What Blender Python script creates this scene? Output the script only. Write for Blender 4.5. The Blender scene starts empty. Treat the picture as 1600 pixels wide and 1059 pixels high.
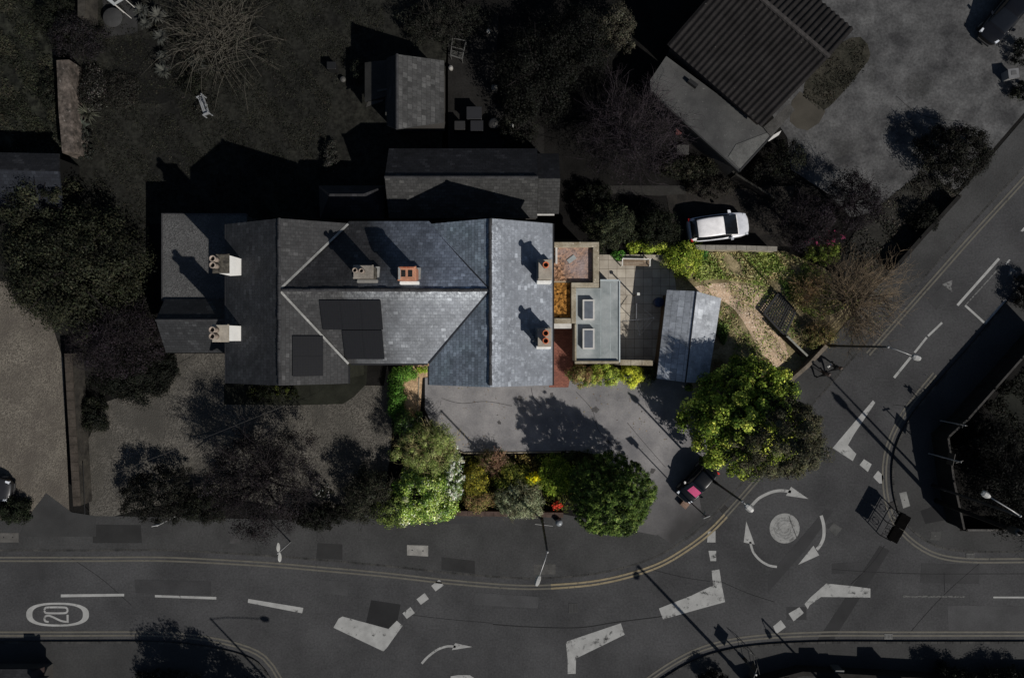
import bpy, math, random
import numpy as np
from mathutils import Vector, Matrix

# ------------------------------------------------------------------ basics
scene = bpy.context.scene
COL = scene.collection
H = 48.5                      # height of the drone above the road, metres
PX = 22.0                     # photograph pixels per metre on the road
rng = np.random.default_rng(7)
random.seed(7)

def P(px, py, z=0.0):
    """World point that stands at height z and is seen at photo pixel (px, py)."""
    f = (H - z) / H / PX
    return ((px - 800.0) * f, -(py - 529.5) * f, z)

def M(rpx, z=0.0):
    return rpx * (H - z) / H / PX

def lin(c):
    c = c / 255.0
    return c / 12.92 if c <= 0.04045 else ((c + 0.055) / 1.055) ** 2.4

KF = 0.95
def C(r, g, b, k=1.0):
    """Base colour of a surface that reads as sRGB (r,g,b) lying flat in this sun."""
    if k > 1.15:
        k *= 0.94; m_ = 0.3 * r + 0.6 * g + 0.1 * b
        r, g, b = (v + (m_ - v) * 0.14 for v in (r, g, b))
    elif max(r, g, b) <= 100: k *= 0.80
    return tuple(min(0.85, lin(v) / KF * k) for v in (r, g, b))

# ------------------------------------------------------------------ materials
def new_mat(name):
    m = bpy.data.materials.new(name)
    m.use_nodes = True
    nt = m.node_tree
    b = nt.nodes['Principled BSDF']
    return m, nt, b

def N(nt, typ, **kw):
    n = nt.nodes.new(typ)
    for k, v in kw.items():
        if k.startswith('i_'):
            n.inputs[k[2:].replace('_', ' ')].default_value = v
        else:
            setattr(n, k, v)
    return n

def mixc(nt, fac, a, b, blend='MIX'):
    n = nt.nodes.new('ShaderNodeMix')
    n.data_type = 'RGBA'; n.blend_type = blend
    for s, v in ((0, fac), (6, a), (7, b)):
        if hasattr(v, 'is_linked'):
            nt.links.new(v, n.inputs[s])
        elif s == 0:
            n.inputs[0].default_value = v
        else:
            n.inputs[s].default_value = (*v[:3], 1)
    return n.outputs[2]

def ramp(nt, src, lo, hi):
    n = nt.nodes.new('ShaderNodeMapRange')
    n.inputs['From Min'].default_value = lo; n.inputs['From Max'].default_value = hi
    nt.links.new(src, n.inputs['Value'])
    return n.outputs['Result']

def noise(nt, scale, detail=4, rough=0.55, vec=None, lo=0.35, hi=0.65):
    n = N(nt, 'ShaderNodeTexNoise'); n.inputs['Scale'].default_value = scale
    n.inputs['Detail'].default_value = detail; n.inputs['Roughness'].default_value = rough
    if vec is not None:
        nt.links.new(vec, n.inputs['Vector'])
    return ramp(nt, n.outputs['Fac'], lo, hi)

def pos(nt):
    return nt.nodes.new('ShaderNodeNewGeometry').outputs['Position']

def scl(c, k):
    return tuple(min(0.9, v * k) for v in c[:3])

def surf(name, col, rough=0.85, var=0.25, big=0.35, fine=14.0, fvar=0.3, speck=None, bump=0.0, metal=0.0, spec=0.10, second=None):
    """Ground, stone, paint: base colour broken by wide stains, fine grain and optional specks."""
    m, nt, b = new_mat(name)
    v = pos(nt)
    c2 = second if second else scl(col, 1 - var)
    c = mixc(nt, noise(nt, big, 5, 0.6, v), scl(col, 1 + var * 0.5), c2)
    g = noise(nt, fine, 3, 0.7, v, 0.25, 0.75)
    c = mixc(nt, g, mixc(nt, 1.0, c, (1 + fvar,) * 3, 'MULTIPLY'), mixc(nt, 1.0, c, (1 - fvar,) * 3, 'MULTIPLY'))
    if speck:
        c = mixc(nt, noise(nt, speck[1], 2, 0.5, v, speck[2], speck[2] + 0.08), c, speck[0])
    nt.links.new(c, b.inputs['Base Color'])
    b.inputs['Roughness'].default_value = rough
    b.inputs['Metallic'].default_value = metal
    b.inputs['Specular IOR Level'].default_value = spec
    if bump:
        bn = N(nt, 'ShaderNodeBump'); bn.inputs['Strength'].default_value = 0.6
        bn.inputs['Distance'].default_value = bump
        nt.links.new(g, bn.inputs['Height']); nt.links.new(bn.outputs['Normal'], b.inputs['Normal'])
    return m

def plain(name, col, rough=0.5, metal=0.0, spec=0.5, coat=0.0):
    m, nt, b = new_mat(name)
    v = pos(nt)
    c = mixc(nt, noise(nt, 3.0, 4, 0.6, v), scl(col, 1.06), scl(col, 0.86))
    nt.links.new(c, b.inputs['Base Color'])
    b.inputs['Roughness'].default_value = rough; b.inputs['Metallic'].default_value = metal
    b.inputs['Specular IOR Level'].default_value = spec
    b.inputs['Coat Weight'].default_value = coat
    return m

def gravel(name, col, size=11.0, var=0.55, stain=None):
    m, nt, b = new_mat(name)
    v = pos(nt)
    vo = N(nt, 'ShaderNodeTexVoronoi'); vo.inputs['Scale'].default_value = size
    nt.links.new(v, vo.inputs['Vector'])
    sep = N(nt, 'ShaderNodeSeparateColor'); nt.links.new(vo.outputs['Color'], sep.inputs[0])
    c = mixc(nt, sep.outputs[0], scl(col, 1 - var), scl(col, 1 + var))
    c = mixc(nt, noise(nt, 0.45, 5, 0.6, v), c, stain if stain else scl(col, 0.75))
    nt.links.new(c, b.inputs['Base Color'])
    b.inputs['Roughness'].default_value = 0.95; b.inputs['Specular IOR Level'].default_value = 0.06
    bn = N(nt, 'ShaderNodeBump'); bn.inputs['Strength'].default_value = 0.8; bn.inputs['Distance'].default_value = 0.03
    nt.links.new(vo.outputs['Distance'], bn.inputs['Height']); nt.links.new(bn.outputs['Normal'], b.inputs['Normal'])
    return m

def slate(name, col, w=0.34, h=0.24, var=0.35, lich=0.5, dark=None, split=None, tint=None, licol=None, mortar=0.45, band=None):
    """Slate courses on the slope's UV (metres). dark/split: dimming west of the bright plot, painted into the colour across split (x0, x1)."""
    m, nt, b = new_mat(name)
    uv = N(nt, 'ShaderNodeUVMap').outputs['UV']
    v = pos(nt)
    br = N(nt, 'ShaderNodeTexBrick')
    br.inputs['Scale'].default_value = 1.0
    br.inputs['Brick Width'].default_value = w; br.inputs['Row Height'].default_value = h
    br.inputs['Mortar Size'].default_value = 0.012; br.inputs['Mortar Smooth'].default_value = 0.2
    br.inputs['Bias'].default_value = 0.0
    br.inputs['Color1'].default_value = (0, 0, 0, 1); br.inputs['Color2'].default_value = (1, 1, 1, 1)
    br.inputs['Mortar'].default_value = (0.5, 0.5, 0.5, 1)
    nt.links.new(uv, br.inputs['Vector'])
    base = col
    if dark is not None:
        sx = N(nt, 'ShaderNodeSeparateXYZ'); nt.links.new(v, sx.inputs[0])
        nz = N(nt, 'ShaderNodeTexNoise'); nz.inputs['Scale'].default_value = 0.5; nt.links.new(v, nz.inputs['Vector'])
        ad = N(nt, 'ShaderNodeMath', operation='MULTIPLY_ADD'); ad.inputs[1].default_value = 4.0
        nt.links.new(nz.outputs['Fac'], ad.inputs[0]); nt.links.new(sx.outputs[0], ad.inputs[2])
        base = mixc(nt, ramp(nt, ad.outputs[0], split[0] + 2, split[1] + 2), dark, col)
    sep = N(nt, 'ShaderNodeSeparateColor'); nt.links.new(br.outputs['Color'], sep.inputs[0])
    lo = mixc(nt, 1.0, base, (1 - var,) * 3, 'MULTIPLY'); hi = mixc(nt, 1.0, base, (1 + var,) * 3, 'MULTIPLY')
    c = mixc(nt, sep.outputs[0], lo, hi)
    odd = N(nt, 'ShaderNodeMath', operation='MULTIPLY'); nt.links.new(ramp(nt, sep.outputs[0], 0.86, 0.9), odd.inputs[0]); nt.links.new(noise(nt, 0.6, 3, 0.6, v, 0.46, 0.6), odd.inputs[1])
    c = mixc(nt, odd.outputs[0], c, mixc(nt, 1.0, base, (1.75, 1.75, 1.72), 'MULTIPLY'))
    if tint:
        c = mixc(nt, noise(nt, 0.7, 3, 0.6, v, 0.4, 0.7), c, mixc(nt, 1.0, c, tint, 'MULTIPLY'))
    # streaks and lichen
    c = mixc(nt, noise(nt, 0.8, 7, 0.7, v, 0.36, 0.66), c, mixc(nt, 1.0, c, (0.62,) * 3, 'MULTIPLY'))
    c = mixc(nt, noise(nt, 3.5, 5, 0.7, v, 0.35, 0.65), mixc(nt, 1.0, c, (1.14,) * 3, 'MULTIPLY'), mixc(nt, 1.0, c, (0.84,) * 3, 'MULTIPLY'))
    l = noise(nt, 2.2, 8, 0.78, v, 0.53, 0.68)
    lm = N(nt, 'ShaderNodeMath', operation='MULTIPLY'); lm.inputs[1].default_value = lich; nt.links.new(l, lm.inputs[0])
    if band:            # lichen thickest in a band of courses below the ridge
        su = N(nt, 'ShaderNodeSeparateXYZ'); nt.links.new(uv, su.inputs[0])
        bm = N(nt, 'ShaderNodeMath', operation='MULTIPLY'); nt.links.new(ramp(nt, su.outputs[1], band[0], band[1]), bm.inputs[0]); nt.links.new(noise(nt, 3.0, 8, 0.8, v, 0.44, 0.6), bm.inputs[1])
        mxm = N(nt, 'ShaderNodeMath', operation='MAXIMUM'); nt.links.new(lm.outputs[0], mxm.inputs[0]); nt.links.new(bm.outputs[0], mxm.inputs[1]); lm = mxm
    c = mixc(nt, lm.outputs[0], c, mixc(nt, 1.0, base, (licol or (2.3, 2.3, 2.2)), 'MULTIPLY'))
    c = mixc(nt, br.outputs['Fac'], c, mixc(nt, 1.0, base, (mortar,) * 3, 'MULTIPLY'))
    nt.links.new(c, b.inputs['Base Color'])
    b.inputs['Roughness'].default_value = 0.7; b.inputs['Specular IOR Level'].default_value = 0.15
    iv = N(nt, 'ShaderNodeMath', operation='SUBTRACT'); iv.inputs[0].default_value = 1.0
    nt.links.new(br.outputs['Fac'], iv.inputs[1])
    ad2 = N(nt, 'ShaderNodeMath', operation='MULTIPLY_ADD'); ad2.inputs[1].default_value = 0.5
    nt.links.new(sep.outputs[0], ad2.inputs[0]); nt.links.new(iv.outputs[0], ad2.inputs[2])
    bn = N(nt, 'ShaderNodeBump'); bn.inputs['Strength'].default_value = 0.5; bn.inputs['Distance'].default_value = 0.012
    nt.links.new(ad2.outputs[0], bn.inputs['Height']); nt.links.new(bn.outputs['Normal'], b.inputs['Normal'])
    return m

def leaf_mat(name, rough=0.5, trans=0.25, spec=0.35):
    m, nt, b = new_mat(name)
    at = N(nt, 'ShaderNodeAttribute', attribute_name='tint')
    nt.links.new(at.outputs['Color'], b.inputs['Base Color'])
    b.inputs['Roughness'].default_value = rough; b.inputs['Specular IOR Level'].default_value = spec
    tr = N(nt, 'ShaderNodeBsdfTranslucent')
    nt.links.new(mixc(nt, 1.0, at.outputs['Color'], (1.0, 1.05, 0.6), 'MULTIPLY'), tr.inputs['Color'])
    mx = N(nt, 'ShaderNodeMixShader'); mx.inputs[0].default_value = trans
    nt.links.new(b.outputs[0], mx.inputs[1]); nt.links.new(tr.outputs[0], mx.inputs[2])
    nt.links.new(mx.outputs[0], nt.nodes['Material Output'].inputs['Surface'])
    return m

def paint_worn(name, col, under, wear=0.5, scale=5.0):
    """Road paint with chipped patches that show the asphalt."""
    m, nt, b = new_mat(name)
    v = pos(nt)
    n1 = noise(nt, scale, 8, 0.7, v, wear, wear + 0.1)
    c = mixc(nt, noise(nt, 1.5, 4, 0.6, v), col, scl(col, 0.78))
    c = mixc(nt, n1, c, under)
    nt.links.new(c, b.inputs['Base Color']); b.inputs['Roughness'].default_value = 0.8
    b.inputs['Specular IOR Level'].default_value = 0.2
    return m

# ------------------------------------------------------------------ mesh builder
class MB:
    def __init__(self):
        self.v = []; self.f = []; self.uv = {}
    def add(self, vs, fs):
        o = len(self.v)
        self.v += [tuple(p) for p in vs]
        self.f += [tuple(i + o for i in f) for f in fs]
        return self
    def box(self, x0, y0, z0, x1, y1, z1):
        vs = [(x0, y0, z0), (x1, y0, z0), (x1, y1, z0), (x0, y1, z0), (x0, y0, z1), (x1, y0, z1), (x1, y1, z1), (x0, y1, z1)]
        return self.add(vs, [(3, 2, 1, 0), (4, 5, 6, 7), (0, 1, 5, 4), (1, 2, 6, 5), (2, 3, 7, 6), (3, 0, 4, 7)])
    def bev(self, x0, y0, z0, x1, y1, z1, b=0.02):
        """Box with chamfered top and vertical edges."""
        def ring(i, z):
            return [(x0 + i + b, y0 + i, z), (x1 - i - b, y0 + i, z), (x1 - i, y0 + i + b, z), (x1 - i, y1 - i - b, z),
                    (x1 - i - b, y1 - i, z), (x0 + i + b, y1 - i, z), (x0 + i, y1 - i - b, z), (x0 + i, y0 + i + b, z)]
        return self.loft([ring(0, z0), ring(0, z1 - b), ring(b, z1)])
    def obox(self, c, ax, hx, hy, z0, z1):
        """Box centred at c=(x,y) with long axis direction ax."""
        a = Vector((ax[0], ax[1])).normalized(); n = Vector((-a.y, a.x))
        q = [Vector(c[:2]) + a * sx * hx + n * sy * hy for sx, sy in ((-1, -1), (1, -1), (1, 1), (-1, 1))]
        return self.prism([tuple(p) for p in q], z0, z1)
    def prism(self, poly, z0, z1):
        poly = [p[:2] for p in poly]
        a = sum(poly[i][0] * poly[(i + 1) % len(poly)][1] - poly[(i + 1) % len(poly)][0] * poly[i][1] for i in range(len(poly)))
        if a < 0: poly = poly[::-1]
        n = len(poly)
        vs = [(x, y, z0) for x, y in poly] + [(x, y, z1) for x, y in poly]
        fs = [tuple(range(n - 1, -1, -1)), tuple(range(n, 2 * n))] + [(i, (i + 1) % n, n + (i + 1) % n, n + i) for i in range(n)]
        return self.add(vs, fs)
    def loft(self, rings, cap=True):
        n = len(rings[0]); o = len(self.v)
        for r in rings: self.v += [tuple(p) for p in r]
        for k in range(len(rings) - 1):
            for i in range(n):
                j = (i + 1) % n
                self.f.append((o + k * n + i, o + k * n + j, o + (k + 1) * n + j, o + (k + 1) * n + i))
        if cap:
            self.f.append(tuple(o + i for i in range(n - 1, -1, -1)))
            self.f.append(tuple(o + (len(rings) - 1) * n + i for i in range(n)))
        return self
    def tube(self, pts, rad, n=8):
        pts = [Vector(p) for p in pts]
        if not hasattr(rad, '__len__'): rad = [rad] * len(pts)
        rings = []
        for i, p in enumerate(pts):
            d = (pts[min(i + 1, len(pts) - 1)] - pts[max(i - 1, 0)]).normalized()
            u = d.cross(Vector((0, 0, 1)))
            if u.length < 0.05: u = d.cross(Vector((1, 0, 0)))
            u.normalize(); w = d.cross(u)
            rings.append([tuple(p + (u * math.cos(t) + w * math.sin(t)) * rad[i]) for t in [2 * math.pi * k / n for k in range(n)]])
        return self.loft(rings)
    def lathe(self, c, prof, n=16):
        """prof: (radius, z) bottom to top, round the vertical axis at c=(x,y)."""
        return self.loft([[(c[0] + r * math.cos(2 * math.pi * k / n), c[1] + r * math.sin(2 * math.pi * k / n), z) for k in range(n)] for r, z in prof])
    def quad(self, a, b, c, d):
        return self.add([a, b, c, d], [(0, 1, 2, 3)])
    def slab(self, quad, t):
        """A sloping plate under a quad/polygon of 3-D points (counter-clockwise from above), thickness t, with UVs in metres along its first edge."""
        n = len(quad); q = [Vector(p) for p in quad]
        o = len(self.v)
        self.v += [tuple(p) for p in q] + [(p.x, p.y, p.z - t) for p in q]
        u = (q[1] - q[0]).normalized(); nn = (q[1] - q[0]).cross(q[-1] - q[0]).normalized(); w = nn.cross(u)
        self.uv[len(self.f)] = [((p - q[0]).dot(u), (p - q[0]).dot(w)) for p in q]
        self.f.append(tuple(o + i for i in range(n)))
        self.f.append(tuple(o + n + i for i in range(n - 1, -1, -1)))
        for i in range(n):
            j = (i + 1) % n
            self.f.append((o + i, o + n + i, o + n + j, o + j))
        return self
    def ribbon(self, pts, w, z=None, closed=False):
        """Flat strip of width w along pts."""
        L, R = offset(pts, w / 2, closed), offset(pts, -w / 2, closed)
        zz = [z if z is not None else p[2] for p in pts]
        vs = [(L[i][0], L[i][1], zz[i]) for i in range(len(pts))] + [(R[i][0], R[i][1], zz[i]) for i in range(len(pts))]
        n = len(pts); m = n if closed else n - 1
        return self.add(vs, [(n + i, n + (i + 1) % n, (i + 1) % n, i) for i in range(m)])
    def build(self, name, mat, parent=None, smooth=False, org=None):
        me = bpy.data.meshes.new(name)
        o = Vector(org) if org is not None else (Vector(parent['org']) if parent is not None and 'org' in parent else Vector((0, 0, 0)))
        me.from_pydata([tuple(Vector(p) - o) for p in self.v], [], self.f)
        if self.uv:
            l = me.uv_layers.new(name='UVMap')
            for fi, uvs in self.uv.items():
                for k, li in enumerate(me.polygons[fi].loop_indices):
                    l.data[li].uv = uvs[k]
        me.materials.append(mat)
        if smooth:
            me.polygons.foreach_set('use_smooth', [True] * len(me.polygons))
        me.validate(); me.update()
        ob = bpy.data.objects.new(name, me); COL.objects.link(ob)
        if parent is not None:
            ob.parent = parent
        else:
            ob.location = o
        return ob

def offset(pts, d, closed=False):
    out = []; n = len(pts)
    for i in range(n):
        a = Vector(pts[(i - 1) % n if closed else max(i - 1, 0)][:2]); b = Vector(pts[(i + 1) % n if closed else min(i + 1, n - 1)][:2])
        p = Vector(pts[i][:2])
        t1 = (p - a); t2 = (b - p)
        if t1.length < 1e-6: t1 = t2
        if t2.length < 1e-6: t2 = t1
        t1.normalize(); t2.normalize()
        t = (t1 + t2).normalized(); nn = Vector((-t.y, t.x))
        k = 1.0 / max(0.45, nn.dot(Vector((-t1.y, t1.x))))
        out.append(tuple(p + nn * d * k))
    return out

def smooth_line(pts, step=0.5):
    """Catmull-Rom through pts, resampled."""
    P_ = [Vector(p[:2]) for p in pts]; out = []
    for i in range(len(P_) - 1):
        p0, p1, p2, p3 = P_[max(i - 1, 0)], P_[i], P_[i + 1], P_[min(i + 2, len(P_) - 1)]
        n = max(1, int((p2 - p1).length / step))
        for k in range(n):
            t = k / n
            out.append(tuple(0.5 * ((2 * p1) + (p2 - p0) * t + (2 * p0 - 5 * p1 + 4 * p2 - p3) * t * t + (3 * p1 - p0 - 3 * p2 + p3) * t ** 3)))
    out.append(tuple(P_[-1]))
    return out

def tag(o, label, cat, group=None, kind=None):
    if label: o['label'] = label
    if cat: o['category'] = cat
    if group: o['group'] = group
    if kind: o['kind'] = kind
    return o

def thing(name, label, cat, loc=(0, 0, 0), group=None):
    e = bpy.data.objects.new(name, None); COL.objects.link(e)
    e.empty_display_size = 0.3
    e.location = loc; e['org'] = tuple(float(v) for v in loc)
    return tag(e, label, cat, group)

def struct(o):
    o['kind'] = 'structure'; return o

def dup(root, loc, rz=None, label=None):
    r = root.copy(); COL.objects.link(r); r.location = loc
    if rz is not None: r.rotation_euler = (0, 0, rz)
    if label: r['label'] = label
    for ch in list(root.children):
        c = ch.copy(); COL.objects.link(c); c.parent = r
        for g in list(ch.children):
            d = g.copy(); COL.objects.link(d); d.parent = c
    return r

# ------------------------------------------------------------------ foliage
NF, LF = 2.5, 0.64
LEAF = leaf_mat('leaf_surface', 0.6, 0.14, 0.07)
LEAF_GLOSS = leaf_mat('glossy_leaf_surface', 0.36, 0.12, 0.5)
PETAL = leaf_mat('petal_surface', 0.7, 0.3, 0.1)

def cards(name, pts, nrm, size, cols, mat, parent=None, org=(0, 0, 0), ratio=0.55):
    """Many small leaf-shaped faces in one mesh: pts, normals (n,3), size (n,), cols (n,3)."""
    n = len(pts)
    nrm = nrm / (np.linalg.norm(nrm, axis=1, keepdims=True) + 1e-9)
    r = rng.normal(size=(n, 3)); u = np.cross(nrm, r); u /= np.linalg.norm(u, axis=1, keepdims=True) + 1e-9
    w = np.cross(nrm, u)
    s = size[:, None]
    q = np.empty((n, 4, 3))
    q[:, 0] = pts - u * s * 0.5; q[:, 2] = pts + u * s * 0.5
    fold = nrm * s * 0.10
    q[:, 1] = pts + w * s * ratio * 0.5 - u * s * 0.06 + fold; q[:, 3] = pts - w * s * ratio * 0.5 - u * s * 0.06 + fold
    q -= np.array(org)
    me = bpy.data.meshes.new(name)
    me.vertices.add(n * 4); me.vertices.foreach_set('co', q.reshape(-1).astype(np.float32))
    me.loops.add(n * 4); me.loops.foreach_set('vertex_index', np.arange(n * 4, dtype=np.int32))
    me.polygons.add(n); me.polygons.foreach_set('loop_start', np.arange(0, n * 4, 4, dtype=np.int32))
    try: me.polygons.foreach_set('loop_total', np.full(n, 4, dtype=np.int32))
    except Exception: pass
    a = me.attributes.new('tint', 'FLOAT_COLOR', 'FACE')
    c4 = np.ones((n, 4), np.float32); c4[:, :3] = np.clip(cols, 0, 0.9)
    a.data.foreach_set('color', c4.reshape(-1))
    me.materials.append(mat); me.update(); me.validate()
    ob = bpy.data.objects.new(name, me); COL.objects.link(ob)
    if parent is not None: ob.parent = parent
    else: ob.location = org
    return ob

def pick_cols(pal, idx, n, jit=0.25):
    base = np.array(pal)[idx]
    j = 1 + rng.normal(0, jit, (n, 1)).clip(-0.7, 0.9)
    return base * j * (1 + rng.normal(0, 0.06, (n, 3)))

def crown_pts(c, rad, n, clumps, crad, flat=0.0, shell=0.55, seed=0):
    """Leaf positions gathered in clumps that cover an uneven dome and hang down its sides."""
    r = np.random.default_rng(seed + 101)
    hh = rad[2] / 0.55
    th = r.random(clumps) * 6.2832; u = np.sqrt(r.random(clumps)); ph = r.random(4) * 6.28
    lb = 0.4 if shell > 0.6 else 1.0
    o = 1 + lb * (0.09 * np.sin(3 * th + ph[0]) + 0.075 * np.sin(5 * th + ph[1]) + 0.05 * np.sin(9 * th + ph[2]))
    pr = u * o * (1 - crad * 0.55)
    dome = np.sqrt(np.clip(1 - (u * 0.97) ** 2, 0, 1))
    dome *= 1 + 0.12 * np.sin(4 * u * np.cos(th) + ph[3]) * np.cos(4 * u * np.sin(th) + ph[0]) + r.normal(0, 0.07, clumps)
    fr = 0.06 + (1 - crad * 0.5 - 0.06) * dome * (1 - 0.30 * r.random(clumps) ** 2)
    low = r.random(clumps) < (0.28 if shell > 0.3 else 0.1)
    fr = np.where(low, fr * (0.25 + 0.5 * r.random(clumps)), fr)
    cc = np.stack([np.cos(th) * pr * rad[0], np.sin(th) * pr * rad[1], (fr - 0.45) * hh], 1)
    k = r.integers(0, clumps, n)
    cs = crad * (0.55 + 0.9 * r.random(clumps))
    off = r.normal(size=(n, 3)); off /= np.linalg.norm(off, axis=1, keepdims=True)
    m = min(rad[0], rad[1])
    off *= (r.random(n) ** 0.5 * cs[k])[:, None] * np.array([m, m, min(m, hh) * 0.8])
    p = cc[k] + off
    inn = r.random(n) < 0.13                      # leaves deep in the crown
    t2 = r.random(n) * 6.2832; u2 = np.sqrt(r.random(n)) * 0.82; z2 = (0.1 + 0.7 * np.sqrt(1 - u2 ** 2) * r.random(n) ** 0.6 - 0.45) * hh
    p[inn] = np.stack([np.cos(t2) * u2 * rad[0], np.sin(t2) * u2 * rad[1], z2], 1)[inn]
    nr = off / (np.linalg.norm(off, axis=1, keepdims=True) + 1e-9) * 0.8 + cc[k] / np.array(rad) * 0.4 + np.array([0, 0, 0.5]) + r.normal(0, 0.4, (n, 3))
    return p + np.array(c), nr, k

TRUNK = surf('bark', C(70, 62, 54), 0.95, 0.3, 1.5, 18, 0.3)
TRUNK_DARK = surf('dark_bark', C(34, 31, 31), 0.95, 0.3, 1.5, 18, 0.3)

def plant(name, label, cat, px, py, rx, ry, z0, z1, n, leaf, pal, clumps=40, crad=0.32, trunk=None, mat=None,
          twig=0, twigcol=None, group=None, seed=None, jit=0.25, shell=0.55, ratio=0.55, extra=None, lean=None, bark=None):
    """Tree or shrub: crown seen at pixel (px,py) with pixel radii rx, ry between heights z0 and z1."""
    seed = seed if seed is not None else int(px * 7 + py * 13)
    zc = z0 + (z1 - z0) * 0.45
    c = P(px, py, zc)
    rad = (M(rx, zc), M(ry, zc), (z1 - z0) * 0.55)
    base = (c[0], c[1], 0.1) if lean is None else (c[0] + lean[0], c[1] + lean[1], 0.1)
    root = thing(name, label, cat, base, group)
    r = np.random.default_rng(seed)
    n = int(n * NF); leaf = leaf * LF; clumps = int(clumps * 1.6); crad = crad * 0.86
    if n:
        p, nr, k = crown_pts(c, rad, n, clumps, crad, shell=shell, seed=seed)
        p[:, 2] = np.maximum(p[:, 2], 0.15)
        cw = np.array([e[1] for e in pal]); cw = cw / cw.sum()
        ci = r.choice(len(pal), clumps, p=cw)
        mixin = r.random(len(p)) < 0.25
        idx = np.where(mixin, r.choice(len(pal), len(p), p=cw), ci[k])
        cb = 1 + r.normal(0, 0.2, clumps).clip(-0.45, 0.5)
        cols = pick_cols([e[0] for e in pal], idx, len(p), jit) * cb[k][:, None]
        sz = leaf * (0.6 + 0.8 * r.random(len(p)))
        cards('crown' if cat == 'tree' else 'foliage', p, nr, sz, cols, mat or LEAF, root, base, ratio)
    if extra: extra(root, c, rad)
    bk = bark or TRUNK_DARK
    th = trunk if trunk else 0.04
    mb = MB()
    b0 = Vector(base); top = Vector((c[0], c[1], z0 + (z1 - z0) * 0.55))
    mid = b0.lerp(top, 0.5) + Vector((r.normal(0, 0.05), r.normal(0, 0.05), 0)) * (z1 - z0)
    mb.tube([b0, b0.lerp(mid, 0.5), mid, top], [th * 1.25, th, th * 0.8, th * 0.45], 8)
    nl = 7 if cat == 'tree' else 5
    for q in range(nl):
        a = 6.283 * q / nl + r.normal(0, 0.3); s = mid.lerp(top, r.random() * 0.8)
        e = Vector((c[0] + math.cos(a) * rad[0] * 0.75, c[1] + math.sin(a) * rad[1] * 0.75, z0 + (z1 - z0) * (0.55 + 0.25 * r.random())))
        m_ = s.lerp(e, 0.5) + Vector((0, 0, 0.08 * (z1 - z0)))
        mb.tube([s, m_, e], [th * 0.5, th * 0.32, th * 0.12], 6)
    mb.build('trunk' if cat == 'tree' else 'stem', bk, root, True)
    if twig:
        twigs(root, c, rad, base, twig, twigcol, r, z0, z1)
    return root

TWIGM = {}
def twig_mat(col):
    k = tuple(round(v, 4) for v in col)
    if k not in TWIGM: TWIGM[k] = surf('twig_bark_%d' % len(TWIGM), col, 0.9, 0.2, 2, 25, 0.25)
    return TWIGM[k]

def twigs(root, c, rad, base, n, col, r, z0, z1, name='twigs', rr=0.014):
    """Bare branchlets: curved sprays that fork twice."""
    mb = MB(); hub = Vector((c[0], c[1], z0 + (z1 - z0) * 0.25))
    def spray(s, d, L, th, lvl):
        pts = [s]; dd = d.copy()
        for i in range(3):
            dd = (dd + Vector(r.normal(0, 0.22, 3)) + Vector((0, 0, 0.05))).normalized()
            pts.append(pts[-1] + dd * L / 3)
        mb.tube(pts, [th, th * 0.8, th * 0.6, th * 0.3], 3)
        if lvl > 0:
            for q in range(4):
                k = r.integers(1, 4)
                spray(pts[k], (dd + Vector(r.normal(0, 0.6, 3))).normalized(), L * (0.45 + 0.2 * r.random()), th * 0.6, lvl - 1)
    for q in range(n):
        a = 6.283 * r.random(); el = r.random() ** 0.7 * 1.2
        d = Vector((math.cos(a) * math.cos(el), math.sin(a) * math.cos(el), math.sin(el) * 0.8))
        L = min(rad[0], rad[1]) * (0.55 + 0.25 * r.random())
        s = hub + Vector((d.x * rad[0] * 0.2 * r.random(), d.y * rad[1] * 0.2 * r.random(), 0))
        s = hub + Vector((d.x * rad[0], d.y * rad[1], d.z * rad[2])) * 0.35 * r.random()
        spray(s, d, L, rr * 1.6, 2)
    return mb.build(name, twig_mat(col), root)
# ------------------------------------------------------------------ ground, road, pavements
ZP = 0.12     # pavement and plots stand a kerb above the road
def poly(name, pts, z, mat, t=None, label=None, smooth=None):
    w = [P(x, y, z)[:2] for x, y in pts]
    if smooth: w = smooth_line(w + [w[0]], smooth)[:-1]
    mb = MB(); mb.prism(w, (-0.06 if t is None else z - t), z)
    return struct(mb.build(name, mat))

asphalt = surf('road_asphalt', C(70, 70, 71), 0.9, 0.22, 0.22, 7, 0.3, bump=0.006, second=C(58, 58, 59))
asphalt_dark = surf('asphalt_patch_dark', C(43, 43, 44), 0.9, 0.15, 0.6, 24, 0.16)
asphalt_pale = surf('asphalt_patch_pale', C(60, 60, 61), 0.9, 0.15, 0.6, 24, 0.16)
pave_m = surf('pavement_asphalt', C(67, 67, 67), 0.92, 0.2, 0.3, 8, 0.28, second=C(56, 56, 56))
pave_e = surf('pavement_asphalt_grey', C(62, 62, 62), 0.92, 0.2, 0.3, 8, 0.25)
kerb_m = surf('kerb_granite', C(70, 69, 67), 0.9, 0.25, 1.2, 9, 0.25, second=C(48, 48, 48))
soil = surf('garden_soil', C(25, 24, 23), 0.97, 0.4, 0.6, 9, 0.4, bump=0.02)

g = MB(); g.quad((-260, -260, -0.08), (260, -260, -0.08), (260, 260, -0.08), (-260, 260, -0.08))
ground = struct(g.build('ground', surf('ground_earth', C(30, 29, 28), 0.97, 0.35, 0.2, 6, 0.3)))

poly('road', [(-500, 840), (300, 840), (780, 880), (1000, 860), (1090, 790), (1180, 700), (1600, 210), (1950, -180), (2200, 0), (1560, 560), (1400, 720), (1400, 800), (1500, 860), (2300, 850),
              (2300, 1030), (1200, 1025), (1060, 1080), (1000, 1250), (480, 1250), (420, 1080), (300, 1030), (-500, 1030)], 0.0, asphalt)

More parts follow.
